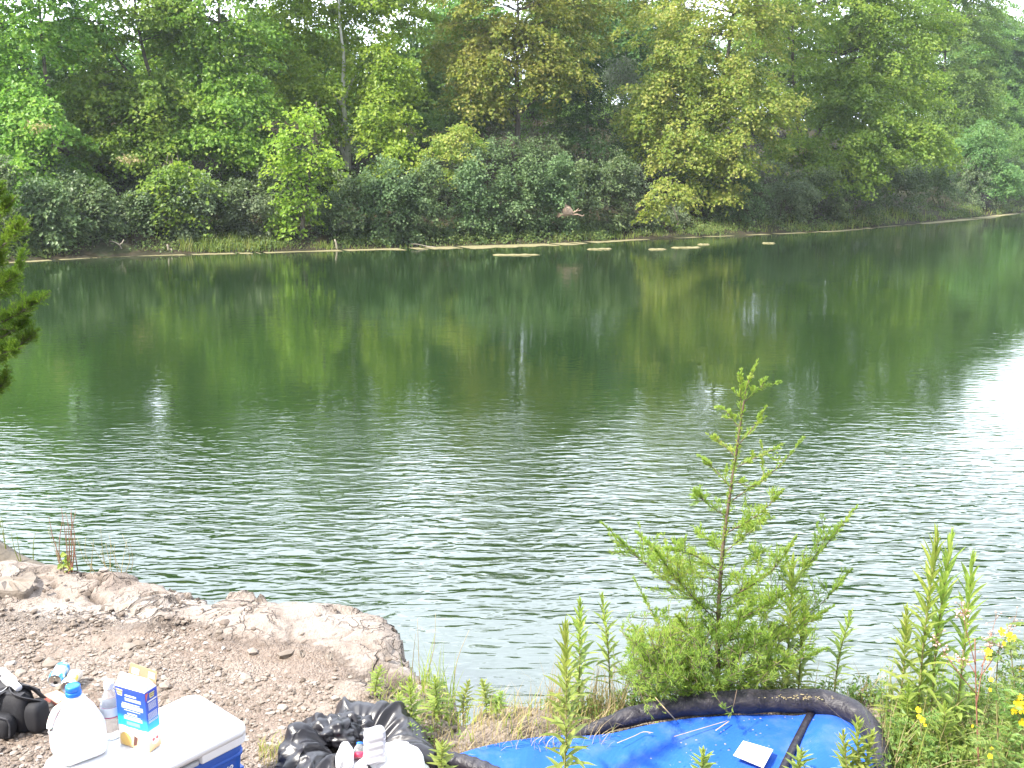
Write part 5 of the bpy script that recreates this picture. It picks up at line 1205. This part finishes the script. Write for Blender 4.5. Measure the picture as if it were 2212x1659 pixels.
for i in range(m_):
    t = i / (m_ - 1)
    pr = np.interp(t, [0, .04, .2, .45, .65, .8, .88, .94, 1], [.14, .25, .285, .265, .235, .195, .175, .14, .09])
    tri = lambda q: np.abs((q % 1) - .5) * 4 - 1
    wob = fbm(np.cos(th) * 1.6 + 4, np.sin(th) * 1.6 + 2, 2, 15) - .5
    wo2 = fbm(np.cos(th) * 2.6 + 9 + t, np.sin(th) * 2.6 - t, 2, 16) - .5
    topz = hbg * (.86 + .2 * np.cos(th - 2.2) + .5 * wob) * (1 + (.09 * tri(th * 7 / 6.283 + 2 * wo2) + .05 * tri(th * 13 / 6.283 + 3 * wo2)) * t)
    zz = np.interp(t, [0, .04, .8, .88, .94, 1], [0, .0, 1, 1.0, .9, .6]) * topz
    pleat = .1 * tri(th * 6 / 6.283 + wo2 * 2.4 + .3 * t) + .06 * tri(th * 11 / 6.283 + .7 * t + 3 * wo2) + .03 * tri(th * 19 / 6.283 - t + 2 * wob)
    r = pr * (1 + pleat * (.25 + t) + .5 * wob * t)
    base_ = np.stack([r * np.cos(th) * 1.0, r * np.sin(th) * .9, zz], 1)
    fo = folds(base_, 3.4, 91, 4, (1, 1, .3)); fo2 = folds(base_, 4.6, 95, 3, (1, 1, .5))
    k_ = 1 + .5 * fo * (.4 + .7 * t) + .18 * fo2 * (.3 + .7 * t)
    rings.append(base_ * np.stack([k_, k_, np.ones(n)], 1) + np.stack([0 * th, 0 * th, .05 * fo2 * t], 1))
mb = MB(); loft(mb, rings, 0, True, False)
def crumple(mb, c, rad, amp, seed, sub=5, fr=3.2):
    bm = bmesh.new(); bmesh.ops.create_icosphere(bm, subdivisions=sub, radius=1); bm.verts.ensure_lookup_table()
    V = np.array([v.co[:] for v in bm.verts]); Fc = np.array([[v.index for v in f.verts] for f in bm.faces]); bm.free()
    k = folds(V, fr * .2, seed, 4); k2 = folds(V, fr * .42, seed + 9, 4)
    mb.add(np.asarray(c) + V * (1 + amp * k + amp * .5 * k2)[:, None] * np.asarray(rad), Fc)
def bagp(u, v, dy=0): return pt(u, v, cb[1] + dy) - np.array((cb[0], cb[1], ZL))
for u, v, r, dy, s in [(722, 1582, (.085, .06, .05), .06, 3), (783, 1588, (.06, .05, .05), .1, 5), (750, 1572, (.05, .045, .045), .09, 6)]: crumple(mb, bagp(u, v, dy), r, 1.0, s)
mb.build('bag', M_BAG, e)
M_SACK = simple('white thin plastic', (.8, .8, .82), (.72, .72, .75), 8, .45, .4, 30, .004)
mb = MB(); c0 = bagp(862, 1660, -.1); crumple(mb, (0, 0, 0), (.115, .1, .08), .45, 21, 5, 2.0); crumple(mb, bagp(800, 1672, -.1) - c0, (.09, .08, .07), .5, 23, 5, 2.2); crumple(mb, bagp(748, 1645, -.12) - c0, (.03, .05, .06), .5, 24, 5, 2.2)
tag(mb.build('plastic_sack', M_SACK, None), 'bright white plastic sack bulging out of the black trash bag', 'sack').location = [float(q) for q in c0 + (cb[0], cb[1], ZL)]
c0 = pt(809, 1612, cb[1] - .13); e = empty('plastic_bottle', c0, 'pale ribbed plastic bottle upside down in the trash bag', 'bottle'); e.rotation_euler = (-.12, .06, .25)
mb = MB(); hh = (1612 - 1575) * sc_
rr_ = []
for k in range(25):
    t = k / 24; wv = .0013 * math.sin(t * 24); rr_.append(rrect(.038 + wv, .032 + wv, .018, -.05 + (hh + .05) * t, 6))
rr_ += [rrect(.034, .028, .016, hh + .004, 6), rrect(.024, .018, .012, hh + .006, 6)]
for r in rr_: r[:, 2] += .004 * np.sin(r[:, 0] * 90)
loft(mb, rr_); mb.build('body', simple('frosted plastic', (.62, .62, .68), (.56, .56, .62), 8, .3, .5, Transmission_Weight=.3), e)
c0 = pt(776, 1640, cb[1] - .1); c1 = pt(777, 1606, cb[1] - .06)
lying('small_bottle', 'bottle', 'small clear bottle with a red label poking out of the trash bag', c0, c1, [('body', [(0, .022), (.55, .022), (.75, .018), (.95, .01), (1, .009)], M_CLEAR), ('label', [(.05, .0228), (.38, .0228)], simple('red label', (.6, .03, .08), (.5, .02, .06), 20, .5)), ('cap', [(.94, .0115), (1.06, .0115)], M_CAPB)])

# the raft: blue mesh lounge with a padded black rim
def rz_(u, v): return ZL + .05 + .075 * float(sstep(1150, 1650, u)) - .03 * float(sstep(1600, 1750, v))
def rp(u, v, dz=0): return at(u, v, rz_(u, v) + dz)
org = rp(1500, 1640); org[2] = ZL
e = empty('pool_raft', org, 'blue mesh pool raft with a padded black rim lying on the weeds', 'raft')
far_ = spline([(972, 1634, 0), (1050, 1611, 0), (1120, 1598, 0), (1200, 1589, 0), (1250, 1590, 0), (1320, 1584, 0), (1400, 1566, 0), (1480, 1553, 0), (1560, 1546, 0), (1650, 1543, 0), (1720, 1546, 0), (1765, 1537, 0), (1800, 1530, 0), (1835, 1543, 0), (1868, 1580, 0), (1888, 1630, 0), (1896, 1700, 0)], 90)
near_ = spline([(974, 1637, 0), (1040, 1660, 0), (1110, 1700, 0), (1200, 1760, 0), (1320, 1800, 0), (1480, 1830, 0), (1650, 1850, 0), (1780, 1850, 0), (1890, 1780, 0)], 90)
rows = []
for t in np.linspace(0, 1, 26):
    uv = far_ * (1 - t) + near_ * t; row = []
    for (u, v, _), s in zip(uv, np.linspace(0, 1, 90)):
        bul = .05 * float(sstep(0, .12, t)) * float(sstep(1728, 1800, u + (v - 1540) * .42)) * math.exp(-((t - .12) / .4) ** 2)
        dip = -.022 * math.sin(math.pi * min(1, t * 1.2)) * float(sstep(1000, 1200, u)) + .012 * (vnoise(np.array([u * .012]), np.array([v * .03]), 5)[0] - .5) + .006 * math.sin(u * .05 + v * .02) * t * (1 - t) * 3
        row.append(rp(u, v, bul + dip))
    rows.append(row)
V = np.array(rows) - org; mb = MB(); mb.add(V.reshape(-1, 3), grid_faces(26, 90))
m, nt, out = newmat('blue mesh fabric'); tc = N(nt, 'ShaderNodeTexCoord')
wv = N(nt, 'ShaderNodeTexWave', wave_type='BANDS'); wv.inputs['Scale'].default_value = 70; nt.links.new(tc.outputs['Object'], wv.inputs['Vector'])
wv2 = N(nt, 'ShaderNodeTexWave', wave_type='BANDS', bands_direction='Y'); wv2.inputs['Scale'].default_value = 70; nt.links.new(tc.outputs['Object'], wv2.inputs['Vector'])
wf = math_(nt, 'MULTIPLY', wv.outputs['Fac'], wv2.outputs['Fac'])
c = mixc(nt, wf, (.012, .08, .46), (.03, .17, .7)); c = mixc(nt, ramp(nt, noise(nt, 9, 6, .65), [(.48, (0, 0, 0)), (.75, (.4, .4, .4))]), c, (.14, .2, .4))
c = mixc(nt, ramp(nt, noise(nt, 60, 2), [(.74, (0, 0, 0)), (.78, (.7, .7, .7))]), c, (.35, .33, .32))
principled(nt, out, c, .75, .25, bump(nt, wf, .0015)); mb.build('mesh_panel', m, e)
m, nt, out = newmat('padded black rim')
c = mixc(nt, ramp(nt, noise(nt, 26, 6, .7), [(.5, (0, 0, 0)), (.85, (.5, .5, .5))]), (.018, .016, .024), (.13, .11, .1))
principled(nt, out, c, .5, .4, bump(nt, noise(nt, 16, 4, .6, dist=.8), .012)); M_RIM = m
def rimtube(px, rads, name, sides=14, nn=90, seed=0):
    P = spline([rp(u, v, dz) for u, v, dz in px], nn) - org; r = np.interp(np.linspace(0, 1, nn), np.linspace(0, 1, len(rads)), rads)
    s = np.arange(nn); r = r * (1 + .07 * np.sin(s * .9 + seed) * vnoise(s * .21, s * 0 + seed, 2) + .1 * (vnoise(s * .35, s * 0. + seed, 6) - .5))
    mb = MB(); tube(mb, P, r, sides); return mb.build(name, M_RIM, e)
rimtube([(1225, 1594, 0), (1285, 1574, .01), (1350, 1551, .02), (1430, 1533, .03), (1520, 1520, .04), (1620, 1515, .04), (1720, 1514, .04), (1790, 1519, .04), (1850, 1543, .04), (1885, 1585, .03), (1902, 1635, .02), (1908, 1700, .01), (1895, 1790, 0)],
        [.012, .026, .036, .04, .043, .044, .047, .05, .045, .04, .036, .034, .034], 'padded_rim')
rimtube([(925, 1634, .0), (960, 1640, .0), (1010, 1650, .0), (1070, 1676, .0), (1130, 1715, .0), (1210, 1775, .0)], [.012, .03, .032, .032, .032, .032], 'padded_rim', seed=4)
mb = MB(); Q = []
for (u, v) in spline([(1752, 1538, 0), (1735, 1570, 0), (1712, 1615, 0), (1688, 1665, 0), (1668, 1710, 0)], 24)[:, :2]:
    Q.append(rp(u, v, .012) - org)
Q = np.array(Q); T = nrm(np.gradient(Q, axis=0)); Sd = nrm(np.cross(T, (0, 0, 1)))
mb = MB(); loft(mb, [np.array([q - s * .013 - (0, 0, .02), q - s * .013, q + (0, 0, .004), q + s * .013, q + s * .013 - (0, 0, .02)]) for q, s in zip(Q, Sd)], 0, True, True); mb.build('seam_strip', M_RIM, e)
lc = [(1605.5, 1600), (1670, 1619), (1649, 1658), (1584, 1631)]; g_ = []
for a in np.linspace(0, 1, 9):
    for b_ in np.linspace(0, 1, 9):
        u = (lc[0][0] * (1 - b_) + lc[1][0] * b_) * (1 - a) + (lc[3][0] * (1 - b_) + lc[2][0] * b_) * a; v = (lc[0][1] * (1 - b_) + lc[1][1] * b_) * (1 - a) + (lc[3][1] * (1 - b_) + lc[2][1] * b_) * a
        g_.append(rp(u, v, .006 + .0015 * math.sin(a * 7 + b_ * 4)) - org)
mb = MB(); gf = grid_faces(9, 9); mb.add(g_, gf[:, ::-1].copy()); mb.add(np.array(g_) - (0, 0, .002), gf)
m, nt, out = newmat('weathered white label'); c = ramp(nt, noise(nt, 18, 5, .6), [(.3, (.6, .5, .42)), (.45, (.78, .74, .68)), (.7, (.8, .77, .73))]); principled(nt, out, c, .6, .3); mb.build('label', m, e)
# straws and bits that have blown onto it
k = 0
for px, lab in [([(1410, 1500), (1436, 1530), (1461, 1557)], 'pale straw lying across the black rim of the raft'), ([(1333, 1605), (1370, 1590), (1390, 1581), (1411, 1583)], 'curved dry stem on the left part of the blue raft'), ([(1456, 1591), (1510, 1575), (1571, 1557)], 'long thin dry stem in the middle of the blue raft'), ([(1546, 1578), (1575, 1558)], 'short pale straw beside the long thin stem on the raft')]:
    P = spline([rp(u, v, .012 + (.075 if v < 1535 else .0)) for u, v in px], 10); mb = MB(); tube(mb, P, .0022 if k in (0, 3) else .0014, 5); k += 1
    tag(mb.build('straw', simple('dry straw', (.5, .4, .24), (.4, .3, .17), 30, .8), None, P[0]), lab, 'straw', 'dry straws on the raft')
mb = MB(); rs = np.random.RandomState(3)
for j in range(110):
    u = rs.normal(1725, 38) if j < 60 else rs.uniform(1400, 1880); v = rs.uniform(1499, 1512) if j < 60 else rs.uniform(1545, 1650)
    p = rp(u, v, .08 if j < 60 else .006) + (0, 0, rs.uniform(-.002, .004)); mb.add(p + IV * (rs.uniform(.002, .006), rs.uniform(.0015, .003), .0015), IF, 0, False)
tag(mb.build('plant_bits', L_DRY), 'tiny dry plant crumbs strewn over the raft', 'debris', kind='stuff')
